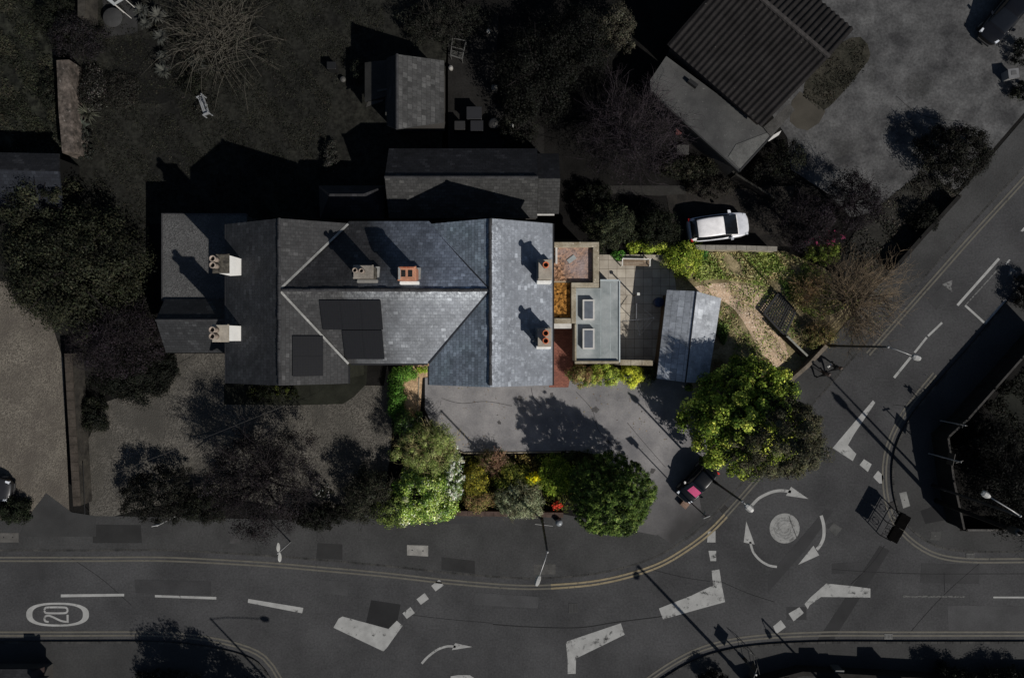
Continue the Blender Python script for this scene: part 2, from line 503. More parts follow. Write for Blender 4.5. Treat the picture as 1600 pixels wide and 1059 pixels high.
# kerb lines (photo pixels)
K_NORTH = [(-120, 861), (60, 861), (150, 861), (260, 861), (400, 868), (500, 876), (600, 885), (700, 896), (800, 904), (860, 904), (920, 899), (975, 888), (1025, 871), (1065, 848), (1100, 822), (1135, 785),
           (1190, 722), (1282, 620), (1347, 545), (1440, 440), (1515, 355), (1591, 272), (1700, 150), (1800, 40)]
K_EAST = [(1900, 90), (1700, 320), (1600, 440), (1525, 530), (1470, 592), (1427, 645), (1405, 685), (1396, 715), (1394, 745), (1398, 780), (1410, 812), (1438, 840), (1472, 857), (1520, 863), (1600, 863), (1720, 863)]
K_SOUTH = [(1720, 1002), (1560, 1002), (1400, 1002), (1290, 1002), (1200, 1006), (1140, 1014), (1090, 1029), (1040, 1057), (1000, 1090), (975, 1140)]
K_WEST = [(455, 1130), (440, 1090), (424, 1062), (405, 1036), (370, 1020), (305, 1007), (230, 1002), (100, 1002), (-120, 1002)]
def wl(pts, z=0.0, step=0.5): return smooth_line([P(x, y, z)[:2] for x, y in pts], step)

def pavement(name, kerb, back, mat):
    k = wl(kerb, ZP)
    ko = offset(k, 0.14)
    mb = MB(); mb.prism(ko + [P(x, y, ZP)[:2] for x, y in back], -0.06, ZP)
    struct(mb.build(name, mat))
    kb = MB()
    n = len(k)
    for i in range(n - 1):                                    # individual kerb stones, a joint every half metre or so
        a, b_, c_, d = Vector(k[i]), Vector(k[i + 1]), Vector(ko[i + 1]), Vector(ko[i])
        s = 0.012 / max(0.05, (b_ - a).length)
        kb.prism([tuple(a.lerp(b_, s)), tuple(b_.lerp(a, s)), tuple(c_.lerp(d, s)), tuple(d.lerp(c_, s))], -0.06, ZP + 0.004)
    struct(kb.build(name + '_kerb', kerb_m))

pavement('north_pavement', K_NORTH, [(1700, 60), (1600, 185), (1510, 290), (1410, 402), (1290, 542), (1225, 605), (1120, 725), (1098, 742), (1062, 792), (1024, 830), (880, 803), (690, 800), (545, 806), (470, 812), (180, 806), (-120, 806)], pave_m)
pavement('east_pavement', K_EAST, [(1720, 829), (1500, 829), (1474, 688), (1497, 652), (1600, 548), (1700, 440), (1950, 150)], pave_e)
pavement('south_pavement', K_SOUTH, [(975, 1200), (1720, 1200)], pave_e)
pavement('west_pavement', K_WEST, [(-120, 1200), (455, 1200)], pave_e)

# plots behind the frontage
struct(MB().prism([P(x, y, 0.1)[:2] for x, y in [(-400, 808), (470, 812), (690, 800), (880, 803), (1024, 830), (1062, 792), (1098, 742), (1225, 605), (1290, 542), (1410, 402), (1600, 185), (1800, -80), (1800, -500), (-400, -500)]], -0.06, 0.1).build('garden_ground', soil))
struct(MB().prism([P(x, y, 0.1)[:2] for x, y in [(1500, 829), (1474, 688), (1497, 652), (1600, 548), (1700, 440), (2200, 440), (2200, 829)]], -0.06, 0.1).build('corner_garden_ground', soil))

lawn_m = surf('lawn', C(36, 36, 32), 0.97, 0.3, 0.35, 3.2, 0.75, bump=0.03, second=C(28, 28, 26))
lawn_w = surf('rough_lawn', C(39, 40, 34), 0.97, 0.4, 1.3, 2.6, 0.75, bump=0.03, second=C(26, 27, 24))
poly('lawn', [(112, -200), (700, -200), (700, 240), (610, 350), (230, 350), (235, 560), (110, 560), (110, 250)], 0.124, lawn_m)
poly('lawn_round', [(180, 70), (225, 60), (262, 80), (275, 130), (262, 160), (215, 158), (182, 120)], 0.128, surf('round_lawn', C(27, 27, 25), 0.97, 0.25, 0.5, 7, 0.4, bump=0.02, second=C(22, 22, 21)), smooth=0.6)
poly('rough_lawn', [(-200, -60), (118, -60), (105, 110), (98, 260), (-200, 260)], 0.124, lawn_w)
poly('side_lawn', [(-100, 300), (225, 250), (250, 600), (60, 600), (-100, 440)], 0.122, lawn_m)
poly('back_yard_ground', [(700, 30), (780, 20), (770, 160), (850, 200), (850, 240), (690, 240)], 0.124, surf('yard_earth', C(36, 35, 34), 0.96, 0.3, 0.8, 8, 0.35))

gravel_l = gravel('front_gravel', C(84, 81, 76, 1.15), 12, 0.5, C(68, 66, 62, 1.15))
gravel_n = gravel('neighbour_gravel', C(100, 95, 87, 1.15), 13, 0.42, C(84, 79, 73, 1.1))
poly('gravel_drive', [(263, 552), (352, 552), (352, 602), (600, 602), (605, 570), (612, 600), (612, 690), (600, 780), (480, 800), (330, 770), (178, 806), (140, 806), (136, 690), (150, 660), (165, 628), (200, 616), (245, 612), (272, 585), (277, 560)], 0.128, gravel_l)
poly('neighbour_gravel_drive', [(-200, 440), (60, 440), (98, 560), (108, 800), (60, 812), (-200, 812)], 0.128, gravel_n)
poly('neighbour_apron', [(72, 770), (112, 800), (150, 806), (150, 838), (30, 838), (40, 812)], 0.134, surf('apron_concrete', C(60, 60, 60), 0.92, 0.2, 0.5, 15, 0.2))
poly('shrub_bed', [(543, 570), (574, 570), (572, 600), (553, 620), (536, 631), (460, 633), (350, 632), (350, 600), (543, 600)], 0.136, surf('mossy_earth', C(39, 40, 34), 0.97, 0.3, 0.9, 12, 0.3))

# the bright forecourt
drive_m = surf('driveway_asphalt', C(126, 124, 124), 0.93, 0.16, 0.45, 9, 0.16, bump=0.003, second=C(102, 101, 103))
nt = drive_m.node_tree; b = nt.nodes['Principled BSDF']; src = b.inputs['Base Color'].links[0].from_socket
# brightness falling off towards the mouth is painted into the drive's colour
sx = N(nt, 'ShaderNodeSeparateXYZ'); nt.links.new(pos(nt), sx.inputs[0])
q0, q1 = P(1000, 730, .1), P(1078, 838, .1); dx, dy = q1[0] - q0[0], q1[1] - q0[1]; l2 = dx * dx + dy * dy
m1 = N(nt, 'ShaderNodeMath', operation='MULTIPLY_ADD'); m1.inputs[1].default_value = dx / l2; m1.inputs[2].default_value = -(q0[0] * dx + q0[1] * dy) / l2; nt.links.new(sx.outputs[0], m1.inputs[0])
m2 = N(nt, 'ShaderNodeMath', operation='MULTIPLY_ADD'); m2.inputs[1].default_value = dy / l2; nt.links.new(sx.outputs[1], m2.inputs[0]); nt.links.new(m1.outputs[0], m2.inputs[2])
nz = N(nt, 'ShaderNodeTexNoise'); nz.inputs['Scale'].default_value = 0.7; nz.inputs['Detail'].default_value = 6; nt.links.new(pos(nt), nz.inputs['Vector'])
m3 = N(nt, 'ShaderNodeMath', operation='MULTIPLY_ADD'); m3.inputs[1].default_value = 0.5; nt.links.new(nz.outputs['Fac'], m3.inputs[0]); nt.links.new(m2.outputs[0], m3.inputs[2])
nt.links.new(mixc(nt, ramp(nt, m3.outputs[0], 0.2, 1.15), src, C(64, 63, 63)), b.inputs['Base Color'])
poly('driveway', [(664, 590), (664, 640), (690, 690), (726, 706), (900, 704), (940, 712), (985, 760), (984, 828), (1026, 836), (1062, 792), (1098, 742), (1125, 715), (1110, 640), (1062, 585), (860, 585)], 0.128, drive_m)
poly('driveway_apron', [(1000, 806), (1026, 834), (1050, 850), (1098, 808), (1088, 750)], 0.1245, drive_m)
poly('gravel_strip', [(628, 566), (672, 566), (672, 588), (660, 590), (656, 650), (632, 660)], 0.132, gravel('sandy_gravel', C(178, 152, 122), 9, 0.35, C(140, 112, 84)))
patio_m, nt, b = new_mat('patio_slabs')
bk = N(nt, 'ShaderNodeTexBrick'); bk.offset = 0.0
for k, v in (('Scale', 1.0), ('Brick Width', 0.62), ('Row Height', 0.62), ('Mortar Size', 0.012)): bk.inputs[k].default_value = v
bk.inputs['Color1'].default_value = (*C(178, 171, 158), 1); bk.inputs['Color2'].default_value = (*C(158, 151, 140), 1); bk.inputs['Mortar'].default_value = (*C(96, 84, 72), 1)
nt.links.new(pos(nt), bk.inputs['Vector'])
nt.links.new(mixc(nt, noise(nt, 0.9, 6, 0.65, pos(nt)), bk.outputs['Color'], mixc(nt, 1.0, bk.outputs['Color'], (0.72, 0.7, 0.68), 'MULTIPLY')), b.inputs['Base Color'])
b.inputs['Roughness'].default_value = 0.92
poly('patio', [(920, 398), (1050, 398), (1060, 480), (1035, 570), (960, 570), (960, 440), (934, 440)], 0.132, patio_m)
tile_m, nt, b = new_mat('red_quarry_tiles')
bk = N(nt, 'ShaderNodeTexBrick'); bk.offset = 0.5
for k, v in (('Scale', 1.0), ('Brick Width', 0.22), ('Row Height', 0.11), ('Mortar Size', 0.008)): bk.inputs[k].default_value = v
bk.inputs['Color1'].default_value = (*C(136, 84, 68), 1); bk.inputs['Color2'].default_value = (*C(112, 66, 54), 1); bk.inputs['Mortar'].default_value = (*C(84, 56, 48), 1)
nt.links.new(pos(nt), bk.inputs['Vector']); nt.links.new(bk.outputs['Color'], b.inputs['Base Color']); b.inputs['Roughness'].default_value = 0.85
poly('red_brick_path', [(858, 500), (896, 500), (896, 566), (888, 605), (858, 605)], 0.134, tile_m)

# sunlit garden at the east end
straw = surf('dry_garden_earth', C(182, 158, 134), 0.97, 0.3, 0.8, 8, 0.4, bump=0.03, second=C(138, 122, 104), speck=(C(218, 202, 182), 9, 0.6))
gsoil = surf('rough_garden_soil', C(136, 124, 98), 0.97, 0.4, 0.8, 7, 0.45, bump=0.04, second=C(96, 88, 60))
poly('rough_garden', [(1060, 392), (1225, 392), (1290, 420), (1345, 475), (1290, 540), (1225, 605), (1110, 700), (1080, 640), (1040, 560), (1040, 440)], 0.126, gsoil)
poly('straw_path', [(1085, 448), (1130, 442), (1196, 452), (1206, 476), (1194, 496), (1226, 535), (1232, 556), (1214, 576), (1186, 545), (1160, 500), (1134, 472), (1092, 462)], 0.134, straw, smooth=0.6)

# north-east forecourt
conc = surf('forecourt_concrete', C(88, 88, 88), 0.93, 0.32, 0.5, 6, 0.4, second=C(58, 58, 59))
poly('forecourt', [(1230, 215), (1200, 170), (1230, 60), (1290, -120), (1800, -60), (1640, 130), (1500, 292), (1470, 310), (1440, 270), (1400, 300), (1370, 330), (1330, 340), (1290, 300), (1236, 265)], 0.128, conc)
poly('forecourt_verge', [(1262, 120), (1310, 70), (1345, 58), (1360, 85), (1345, 110), (1288, 172), (1255, 150)], 0.134, surf('verge_grass', C(52, 50, 44), 0.97, 0.4, 0.9, 5, 0.6, bump=0.03, second=C(40, 40, 34)), smooth=0.6)
poly('doorstep_paving', [(1237, 158), (1250, 143), (1262, 152), (1290, 174), (1280, 192), (1262, 204), (1245, 200), (1234, 190)], 0.137, surf('step_concrete', C(72, 69, 63), 0.92, 0.2, 0.8, 14, 0.15))
poly('side_verge', [(1400, 300), (1440, 270), (1500, 300), (1410, 400), (1345, 470), (1310, 470), (1300, 420), (1350, 340)], 0.132, surf('verge_earth', C(50, 49, 46), 0.96, 0.35, 0.9, 9, 0.35))
poly('back_lane', [(940, 290), (1070, 290), (1072, 303), (1030, 306), (942, 302)], 0.13, surf('lane_paving', C(50, 49, 47), 0.95, 0.25, 0.7, 10, 0.25))
poly('parking_ground', [(1040, 300), (1240, 290), (1240, 385), (1056, 385)], 0.128, surf('parking_earth', C(50, 47, 44), 0.96, 0.35, 0.8, 10, 0.35, second=C(30, 29, 28)))
poly('corner_lawn', [(1545, 640), (1600, 580), (1800, 480), (1800, 820), (1640, 820), (1600, 720)], 0.122, surf('corner_grass', C(37, 38, 34), 0.97, 0.35, 0.8, 8, 0.35), smooth=0.8)
poly('patio_garden', [(160, 0), (215, 0), (215, 52), (165, 58)], 0.13, surf('garden_slabs', C(52, 52, 52), 0.94, 0.25, 0.8, 12, 0.2))

# pavement and road patches (sheets 4 mm apart)
def patch(name, pts, z, mat): 
    w = [P(x, y, z) for x, y in pts]; mb = MB()
    a = sum(w[i][0] * w[(i + 1) % len(w)][1] - w[(i + 1) % len(w)][0] * w[i][1] for i in range(len(w)))
    if a < 0: w = w[::-1]
    mb.add(w, [tuple(range(len(w)))])
    return struct(mb.build(name, mat))
patch('road_patch', [(580, 937), (626, 944), (621, 970), (608, 982), (572, 972)], 0.004, asphalt_dark)
patch('road_patch', [(1277, 1000), (1302, 1000), (1390, 860), (1375, 852)], 0.004, surf('trench_asphalt', C(51, 51, 52), 0.9, 0.15, 0.6, 24, 0.16))
patch('road_patch', [(1200, 925), (1262, 855), (1302, 798), (1290, 795), (1200, 900)], 0.004, asphalt_pale)
patch('road_patch', [(1290, 820), (1301, 816), (1316, 826), (1303, 836)], 0.004, asphalt_pale)
patch('road_patch', [(1229, 948), (1260, 948), (1260, 968), (1229, 968)], 0.004, asphalt_pale)
pv_dark = surf('pavement_patch_asphalt', C(50, 50, 50), 0.92, 0.2, 0.5, 22, 0.18)
patch('pavement_patch', [(145, 819), (220, 820), (222, 848), (145, 848)], ZP + 0.004, pv_dark)
patch('pavement_patch', [(496, 848), (535, 850), (535, 874), (494, 872)], ZP + 0.004, pv_dark)
patch('pavement_patch', [(660, 812), (744, 810), (744, 817), (662, 820)], ZP + 0.004, asphalt_pale)
patch('pavement_patch', [(1438, 798), (1460, 790), (1478, 812), (1446, 818)], ZP + 0.004, asphalt_dark)
patch('pavement_patch', [(690, 870), (742, 876), (742, 896), (690, 890)], ZP + 0.004, pv_dark)
# ---- markings
white = paint_worn('white_road_paint', C(148, 148, 146), C(52, 52, 52), 0.585, 1.8)
white_w = paint_worn('worn_white_road_paint', C(146, 146, 144), C(52, 52, 52), 0.54, 1.7)
yellow = paint_worn('yellow_road_paint', C(100, 97, 89), C(58, 57, 55), 0.58, 4.0)
yellow_c = paint_worn('bright_yellow_road_paint', C(128, 117, 94), C(66, 63, 58), 0.57, 4.0)
ZM = 0.009
def mark(pts, mat=white, name='road_marking', z=ZM): return patch(name, pts, z, mat)
def stroke(pts, wpx, mat=white, z=ZM, step=0.15, name='road_marking', closed=False):
    w = [P(x, y, z)[:2] for x, y in pts]
    if step: w = smooth_line(w, step)
    w = [q for i, q in enumerate(w) if i == 0 or (Vector(q) - Vector(w[i - 1])).length > 1e-4]
    return struct(MB().ribbon(w, wpx / PX, z).build(name, mat))
for k, mt in ((K_NORTH[:17], yellow), (K_EAST[4:], yellow), (K_SOUTH, yellow), (K_WEST, yellow), (K_NORTH[18:], yellow)):
    line = wl(k, 0.0)
    sgn = -1
    for d in (9.5, 15.0):
        struct(MB().ribbon(offset(line, sgn * d / PX), 0.125, ZM).build('double_yellow_line', mt))
kc = wl([(860, 904), (920, 899), (975, 888), (1025, 871), (1065, 848), (1100, 822), (1125, 797)], 0.0)
for d in (9.5, 15.0): struct(MB().ribbon(offset(kc, -d / PX), 0.135, ZM + 0.004).build('double_yellow_line', yellow_c))
mark([(95, 928), (194, 927), (194, 931), (95, 932.5)]); mark([(242, 929), (338, 932), (338, 936), (242, 932.5)])
mark([(388, 935), (474, 949), (472, 957.5), (387, 941)])
mark([(521, 980), (529, 966), (535, 962.5), (607, 982), (620, 969), (629, 977), (604, 1012), (599, 1017)])
for x, y, a in ((638.5, 957, 38), (660.5, 935, 38), (683.5, 914, 38)):
    ca, sa = math.cos(math.radians(a)), math.sin(math.radians(a))
    mark([(x + ca * u + sa * v, y - sa * u + ca * v) for u, v in ((-8, -5.5), (8, -5.5), (7.5, 6), (-8, 5.5))])
mark([(884, 1002), (970, 973), (976, 991), (900, 1028), (899.5, 1052), (887, 1052), (887, 1030)], white_w)
mark([(1029.5, 950), (1036, 967), (1100, 949), (1133, 940), (1128, 915), (1124, 889), (1112, 891), (1114, 914), (1080, 930)], white_w)
mark([(1106, 830), (1118, 829), (1118, 847), (1105, 847)], white_w); mark([(1107, 860), (1119, 860), (1119, 876), (1110, 876)], white_w)
mark([(1301, 699.5), (1364, 625), (1367.5, 629), (1334, 679), (1325, 695), (1338, 709), (1332.5, 720)])
mark([(1343, 726), (1350, 717), (1362, 725), (1356, 737)]); mark([(1364, 745), (1372, 735), (1381, 744), (1378, 755), (1374, 755)])
mark([(1257, 943), (1266, 933), (1291, 911), (1330, 915), (1360, 919), (1360, 933), (1283, 932), (1265, 945), (1262, 951)], white_w)
mark([(1232, 958), (1249, 948), (1256, 957), (1240, 970)], white_w, z=0.013); mark([(1208, 978), (1220, 968), (1228, 979), (1213, 990)], white)
mark([(1552, 931.5), (1660, 931.5), (1660, 934.5), (1552, 934)]); mark([(1411, 929), (1422, 931), (1440, 930), (1470, 930), (1508, 931), (1508, 933), (1411, 933)], paint_worn('faint_road_paint', C(100, 100, 98), C(55, 55, 55), 0.47, 7))
for a, c_, w in (((1397, 590), (1423, 558), 4), ((1429, 551), (1448, 527), 3.4), ((1450, 525), (1472, 504), 3.4), ((1496, 477), (1561, 404), 4), ((1596, 362), (1640, 312), 3.4), ((1508, 477), (1539, 505), 3.4), ((1539, 505), (1572, 468), 3.4), ((1572, 413), (1578, 406), 3)):
    stroke([a, c_], w, step=None)
faint = paint_worn('faded_white_road_paint', C(104, 104, 103), C(56, 56, 56), 0.5, 5)
mark([(1472, 444), (1489, 437), (1486, 448), (1488, 456)], faint); mark([(1569, 407), (1590, 425), (1574, 432), (1579, 418)], faint)
stroke([(1510, 475), (1560, 420)], 2, faint, step=None)
# mini roundabout
disc = [(1226 + 23.5 * math.cos(t), 825 + 23.5 * math.sin(t)) for t in [k * 6.283 / 48 for k in range(48)]]
mark(disc, paint_worn('roundabout_paint', C(132, 132, 130), C(92, 92, 91), 0.52, 3), 'mini_roundabout')
ringm = paint_worn('roundabout_scuff', C(112, 112, 111), C(140, 140, 138), 0.5, 4)
for r_, w in ((16, 1.4), (12, 2.2), (7, 1.4)): stroke([(1226 + r_ * math.cos(t), 825 + r_ * math.sin(t)) for t in [k * 6.1 / 40 for k in range(40)]], w, ringm, ZM + 0.004, None, 'roundabout_scuff')
stroke([(1233, 806), (1238, 822), (1245, 840)], 0.8, asphalt_dark, ZM + 0.006, None, 'roundabout_crack')
stroke([(1175, 789), (1186, 778), (1204, 769), (1220, 766), (1236, 768)], 4.5); mark([(1228, 774), (1236, 760), (1263, 779)])
stroke([(1214, 885), (1202, 883), (1188, 875), (1177, 862), (1172, 846)], 3.6, white_w); mark([(1162, 847), (1166, 814), (1179, 850)])
stroke([(1283, 805), (1287, 820), (1287, 838), (1282, 851), (1276, 858)], 5); mark([(1271, 852), (1280, 867), (1247, 882)])
stroke([(659, 1036), (668, 1026), (684, 1014), (700, 1009), (712, 1010)], 3.6, white_w); mark([(706, 1015), (711, 1004), (738, 1010)], white_w)
mark([(704, 1056), (716, 1054), (734, 1054), (746, 1062), (746, 1075), (704, 1075)], white_w)
# 20 roundel, the figures read from the right-hand side
sgn_ = lambda v: 1 if v > 0 else -1
def ell(a, b_, p): return [(90 + a * abs(math.cos(t)) ** p * sgn_(math.cos(t)), 959.5 + b_ * abs(math.sin(t)) ** (p * .95) * sgn_(math.sin(t))) for t in [k * 6.2832 / 96 for k in range(96)]]
def ring_mark(outer, inner, mat):
    n = len(outer); o = [P(*p, ZM) for p in outer] + [P(*p, ZM) for p in inner]
    return struct(MB().add(o, [(n + i, n + (i + 1) % n, (i + 1) % n, i) for i in range(n)]).build('speed_roundel', mat))
ring_mark(ell(49, 18.6, .82), ell(39.5, 15.4, .78), white)
def fig(pts): stroke(pts, 3.0, white, ZM, 0.08, 'speed_figure')
fig([(69.2, 952.6), (70.6, 949.4), (76, 948.3), (98, 948.3), (104, 949.4), (105.6, 952.8), (104, 956.2), (98, 957.4), (76, 957.4), (70.6, 956.3), (69.2, 953.2)])
fig([(76, 971.0), (71, 969.9), (69.4, 966.4), (70.8, 962.4), (76, 961.2), (83, 963.6), (95, 969.2), (104.5, 971)]); stroke([(105.6, 959.8), (105.6, 972.4)], 3.2, white, ZM + 0.003, None, 'speed_figure')
# iron and concrete covers set in the ground
def cover(pts, col, z, cat, label, dots=(), nm='access_cover'):
    mb = MB(); w = [P(x, y, z)[:2] for x, y in pts]
    mb.prism(w, z - 0.05, z + 0.006)
    c = Vector((sum(p[0] for p in w) / 4, sum(p[1] for p in w) / 4, 0))
    t = thing(nm, label, cat, (c.x, c.y, z))
    mb.build('plate', surf(nm + '_metal', col, 0.8, 0.2, 2, 20, 0.2), t)
    ins = MB(); ins.prism([tuple(Vector(p).lerp(c.xy, 0.12)) for p in w], z, z + 0.011)
    ins.build('lid', surf(nm + '_lid', scl(col, 1.06), 0.85, 0.25, 2, 24, 0.25), t)
    for x, y in dots:
        d = MB(); q = P(x, y, z); d.lathe(q[:2], [(0.05, z), (0.05, z + 0.014)], 8); d.build('keyhole', plain('keyhole_dark', (0.01, 0.01, 0.01), 0.6), t)
cover([(636, 851), (669, 852), (669, 869), (636, 867)], C(128, 126, 122), ZP, 'cover', 'pale concrete cover with two keyholes in the pavement above the tapered arrow', ((644, 859), (661, 860)))
cover([(834, 881), (868, 881), (868, 897), (834, 897)], C(78, 77, 75), ZP, 'cover', 'grey double cover in the pavement under the street lamp arm', ((843, 889), (858, 889)))
cover([(-5, 832), (29, 832), (29, 847), (-5, 847)], C(92, 90, 87), ZP, 'cover', 'worn pale cover at the left edge of the pavement', ((6, 839), (20, 839)))
cover([(359, 831), (375, 831), (375, 849), (359, 849)], C(70, 69, 69), ZP, 'cover', 'dull grey cover half under the purple street tree', ((366, 836),))
cover([(1405, 770), (1416, 767.5), (1422, 790), (1411, 794)], C(112, 112, 110), ZP, 'cover', 'pale oblong cover beside the planter railing at the kerb', ((1413, 781),))
cover([(1454, 830), (1471, 830), (1469, 844), (1453, 843)], C(72, 72, 71), ZP, 'cover', 'square grey cover on the corner pavement below the garden fence', ((1461, 837),))
cover([(1294, 826), (1302, 816), (1316, 825), (1306, 837)], C(78, 78, 77), 0.006, 'cover', 'tilted square cover in the road right of the mini roundabout', ())
def drain(x, y, rx, ry, z, label, col=C(88, 88, 86), rot=0):
    q = P(x, y, z); t = thing('drain_grating', label, 'drain', q)
    a, b_ = rx / PX, ry / PX; ca, sa = math.cos(rot), math.sin(rot)
    R = lambda u, v: (q[0] + ca * u - sa * v, q[1] + sa * u + ca * v)
    MB().prism([R(-a, -b_), R(a, -b_), R(a, b_), R(-a, b_)], z - 0.04, z + 0.007).build('pit', plain('drain_dark', (0.012, 0.012, 0.012), 0.8), t)
    mb = MB()
    for k in range(6):
        u = -a + (2 * a) * (k + 0.5) / 6
        mb.prism([R(u - a * 0.07, -b_), R(u + a * 0.07, -b_), R(u + a * 0.07, b_), R(u - a * 0.07, b_)], z, z + 0.016)
    for v in (-b_, b_ - 0.05): mb.prism([R(-a, v), R(a, v), R(a, v + 0.05), R(-a, v + 0.05)], z, z + 0.013)
    mb.build('grate', surf('drain_iron', col, 0.7, 0.2, 3, 20, 0.2), t)
drain(895.5, 949.5, 7, 7.5, 0.002, 'round cornered drain grating in the middle of the road lane', C(74, 74, 74))
drain(1129, 793, 7, 6, 0.002, 'dark drain grating in the gutter below the lamp by the big green tree', C(48, 46, 45), -0.85)
drain(1516, 868, 6.5, 4, 0.012, 'pale drain grating on the yellow lines of the right-hand corner', C(98, 98, 96))
drain(1388, 994, 6.5, 4, 0.012, 'pale drain grating on the yellow lines at the lower right', C(112, 112, 110))
drain(1394, 789, 5, 5, 0.012, 'dark drain grating at the kerb above the planter railing', C(48, 46, 46), 0.3)

# cracks and old trench lines in the road
crk = surf('crack_filler', C(40, 40, 41), 0.9)
for pts, wd in (([(770, 975), (830, 979), (905, 980), (960, 972), (1040, 962)], 1.3), ([(1330, 912), (1362, 880), (1382, 852)], 1.0), ([(112, 872), (160, 905), (205, 945)], .7), ([(1420, 990), (1455, 950), (1490, 915), (1530, 880)], .8), ([(1475, 894), (1476, 925)], .9),
                ([(1300, 889), (1360, 893), (1440, 896), (1600, 896)], .8), ([(1120, 905), (1165, 925), (1210, 940)], .8), ([(1395, 632), (1470, 640)], .7), ([(640, 960), (700, 967), (770, 973)], .6), ([(1020, 890), (1070, 902), (1110, 908)], .8)):
    stroke(pts, wd, crk, 0.006, .4, 'road_crack')

dp = surf('drive_patch', C(112, 110, 110), 0.93, 0.2, 0.6, 12, 0.2); dc = surf('drive_crack', C(78, 76, 76, 1.1), 0.9); oil = surf('oil_stain', C(88, 86, 86), 0.6, 0.3, 2, 9, .3)
def blob(px, py, r, seed, mat, z):
    q = P(px, py, z); rr = np.random.default_rng(seed); ph = rr.random(3) * 6.28
    patch('drive_stain', [(px + r * (1 + .25 * math.sin(2 * t + ph[0]) + .15 * math.sin(5 * t + ph[1])) * math.cos(t), py + r * (1 + .2 * math.sin(3 * t + ph[2])) * math.sin(t)) for t in [k * .2618 for k in range(24)]], z, mat)
for x, y, r, s_ in ((812, 622, 4, 1), (930, 640, 5, 2), (950, 690, 3, 3), (780, 660, 3, 4), (862, 616, 3, 5), (1020, 735, 4, 6)): blob(x, y, r, s_, oil, .1325)
for pts in ([(690, 622), (720, 630), (760, 627), (800, 634)], [(900, 612), (925, 640), (935, 672), (962, 700)], [(830, 606), (834, 622), (846, 634)], [(980, 660), (1005, 690), (1040, 730)]): stroke(pts, .8, dc, .1328, .3, 'drive_crack')

m_hi = surf('road_patch_pale', C(73, 73, 74), .9, .2, .5, 10, .2); m_lo = surf('road_patch_dull', C(62, 62, 63), .9, .2, .5, 10, .2)
for pts, mt in (([(210, 905), (330, 908), (330, 930), (212, 926)], m_lo), ([(742, 925), (842, 932), (840, 950), (740, 944)], m_hi), ([(1480, 945), (1600, 947), (1600, 985), (1482, 984)], m_hi), ([(1440, 880), (1530, 882), (1530, 912), (1438, 910)], m_lo),
                ([(1235, 700), (1262, 672), (1285, 690), (1255, 722)], m_lo), ([(1450, 470), (1472, 445), (1486, 458), (1463, 484)], m_lo), ([(500, 905), (545, 908), (543, 930), (500, 926)], m_hi), ([(1300, 880), (1345, 878), (1350, 896), (1300, 896)], m_lo), ([(30, 880), (70, 880), (70, 905), (30, 905)], m_lo)):
    patch('road_patch', pts, .0055, mt)
for pts in ([(1400, 150), (1440, 180), (1500, 190)],): stroke(pts, .8, crk, .1325, .4, 'forecourt_crack')
for pts in ([(1335, 95), (1370, 100), (1366, 130), (1330, 124)], [(1420, 110), (1462, 130), (1446, 160), (1406, 140)], [(1300, 215), (1345, 205), (1350, 236), (1306, 246)]): patch('forecourt_patch', pts, .1318, surf('forecourt_patch_concrete', C(82, 82, 82), .93, .35, .5, 6, .4, second=C(62, 62, 62)))
# ------------------------------------------------------------------ the big slate house
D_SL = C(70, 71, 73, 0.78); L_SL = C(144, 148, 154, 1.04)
slate_main = slate('slate_weathered', L_SL, 0.30, 0.22, 0.09, 0.42, mortar=.6, band=(3.9, 4.8), dark=C(74, 74, 75, 0.8), split=(-9.5, -3.5))  # west end is dimmed in the slate colour itself
slate_w = slate('slate_dark_west', C(64, 66, 70, 0.72), 0.36, 0.25, 0.2, 0.18)  # same westward dimming, put into this slope's colour
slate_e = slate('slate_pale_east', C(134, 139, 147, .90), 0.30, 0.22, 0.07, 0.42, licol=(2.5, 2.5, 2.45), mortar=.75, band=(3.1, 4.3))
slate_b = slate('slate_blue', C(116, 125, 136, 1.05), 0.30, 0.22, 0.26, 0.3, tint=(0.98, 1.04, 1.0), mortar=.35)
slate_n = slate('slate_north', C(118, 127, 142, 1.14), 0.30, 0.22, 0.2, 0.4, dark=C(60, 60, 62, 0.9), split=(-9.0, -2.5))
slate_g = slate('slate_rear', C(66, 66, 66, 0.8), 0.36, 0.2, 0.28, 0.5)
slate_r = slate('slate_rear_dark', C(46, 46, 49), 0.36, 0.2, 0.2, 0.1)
slate_barn = slate('slate_barn', C(78, 78, 78, 0.9), 0.36, 0.34, 0.36, 0.25)
render_wall = surf('rendered_wall', C(150, 146, 138), 0.9, 0.15, 0.8, 16, 0.12)
dark_wall = surf('grey_rendered_wall', C(70, 68, 66), 0.9, 0.15, 0.8, 16, 0.12)
lead_w = surf('bright_lead', C(150, 150, 147, 0.8), 0.6, 0.25, 1.5, 12, 0.25)
lead_d = surf('dark_lead', C(62, 64, 70, 0.7), 0.6, 0.2, 1.5, 12, 0.2)
lead_m = surf('grey_ridge_tiles', C(74, 74, 76, 0.7), 0.8, 0.3, 1.5, 8, 0.3)
stone_cop = surf('stone_coping', C(150, 143, 128), 0.92, 0.28, 1.3, 10, 0.28, speck=(C(215, 205, 190), 7, 0.68), second=C(122, 112, 94))
glass = plain('window_glass', (0.02, 0.024, 0.03), 0.06, 0, 0.9)
frame_w = plain('white_frame', C(205, 203, 198, 0.8), 0.5)
gutter_m = plain('black_gutter', (0.012, 0.012, 0.013), 0.5)
brick_red, nt, b = new_mat('red_brick')
bk = N(nt, 'ShaderNodeTexBrick')
for k, v in (('Scale', 1.0), ('Brick Width', 0.22), ('Row Height', 0.075), ('Mortar Size', 0.008)): bk.inputs[k].default_value = v
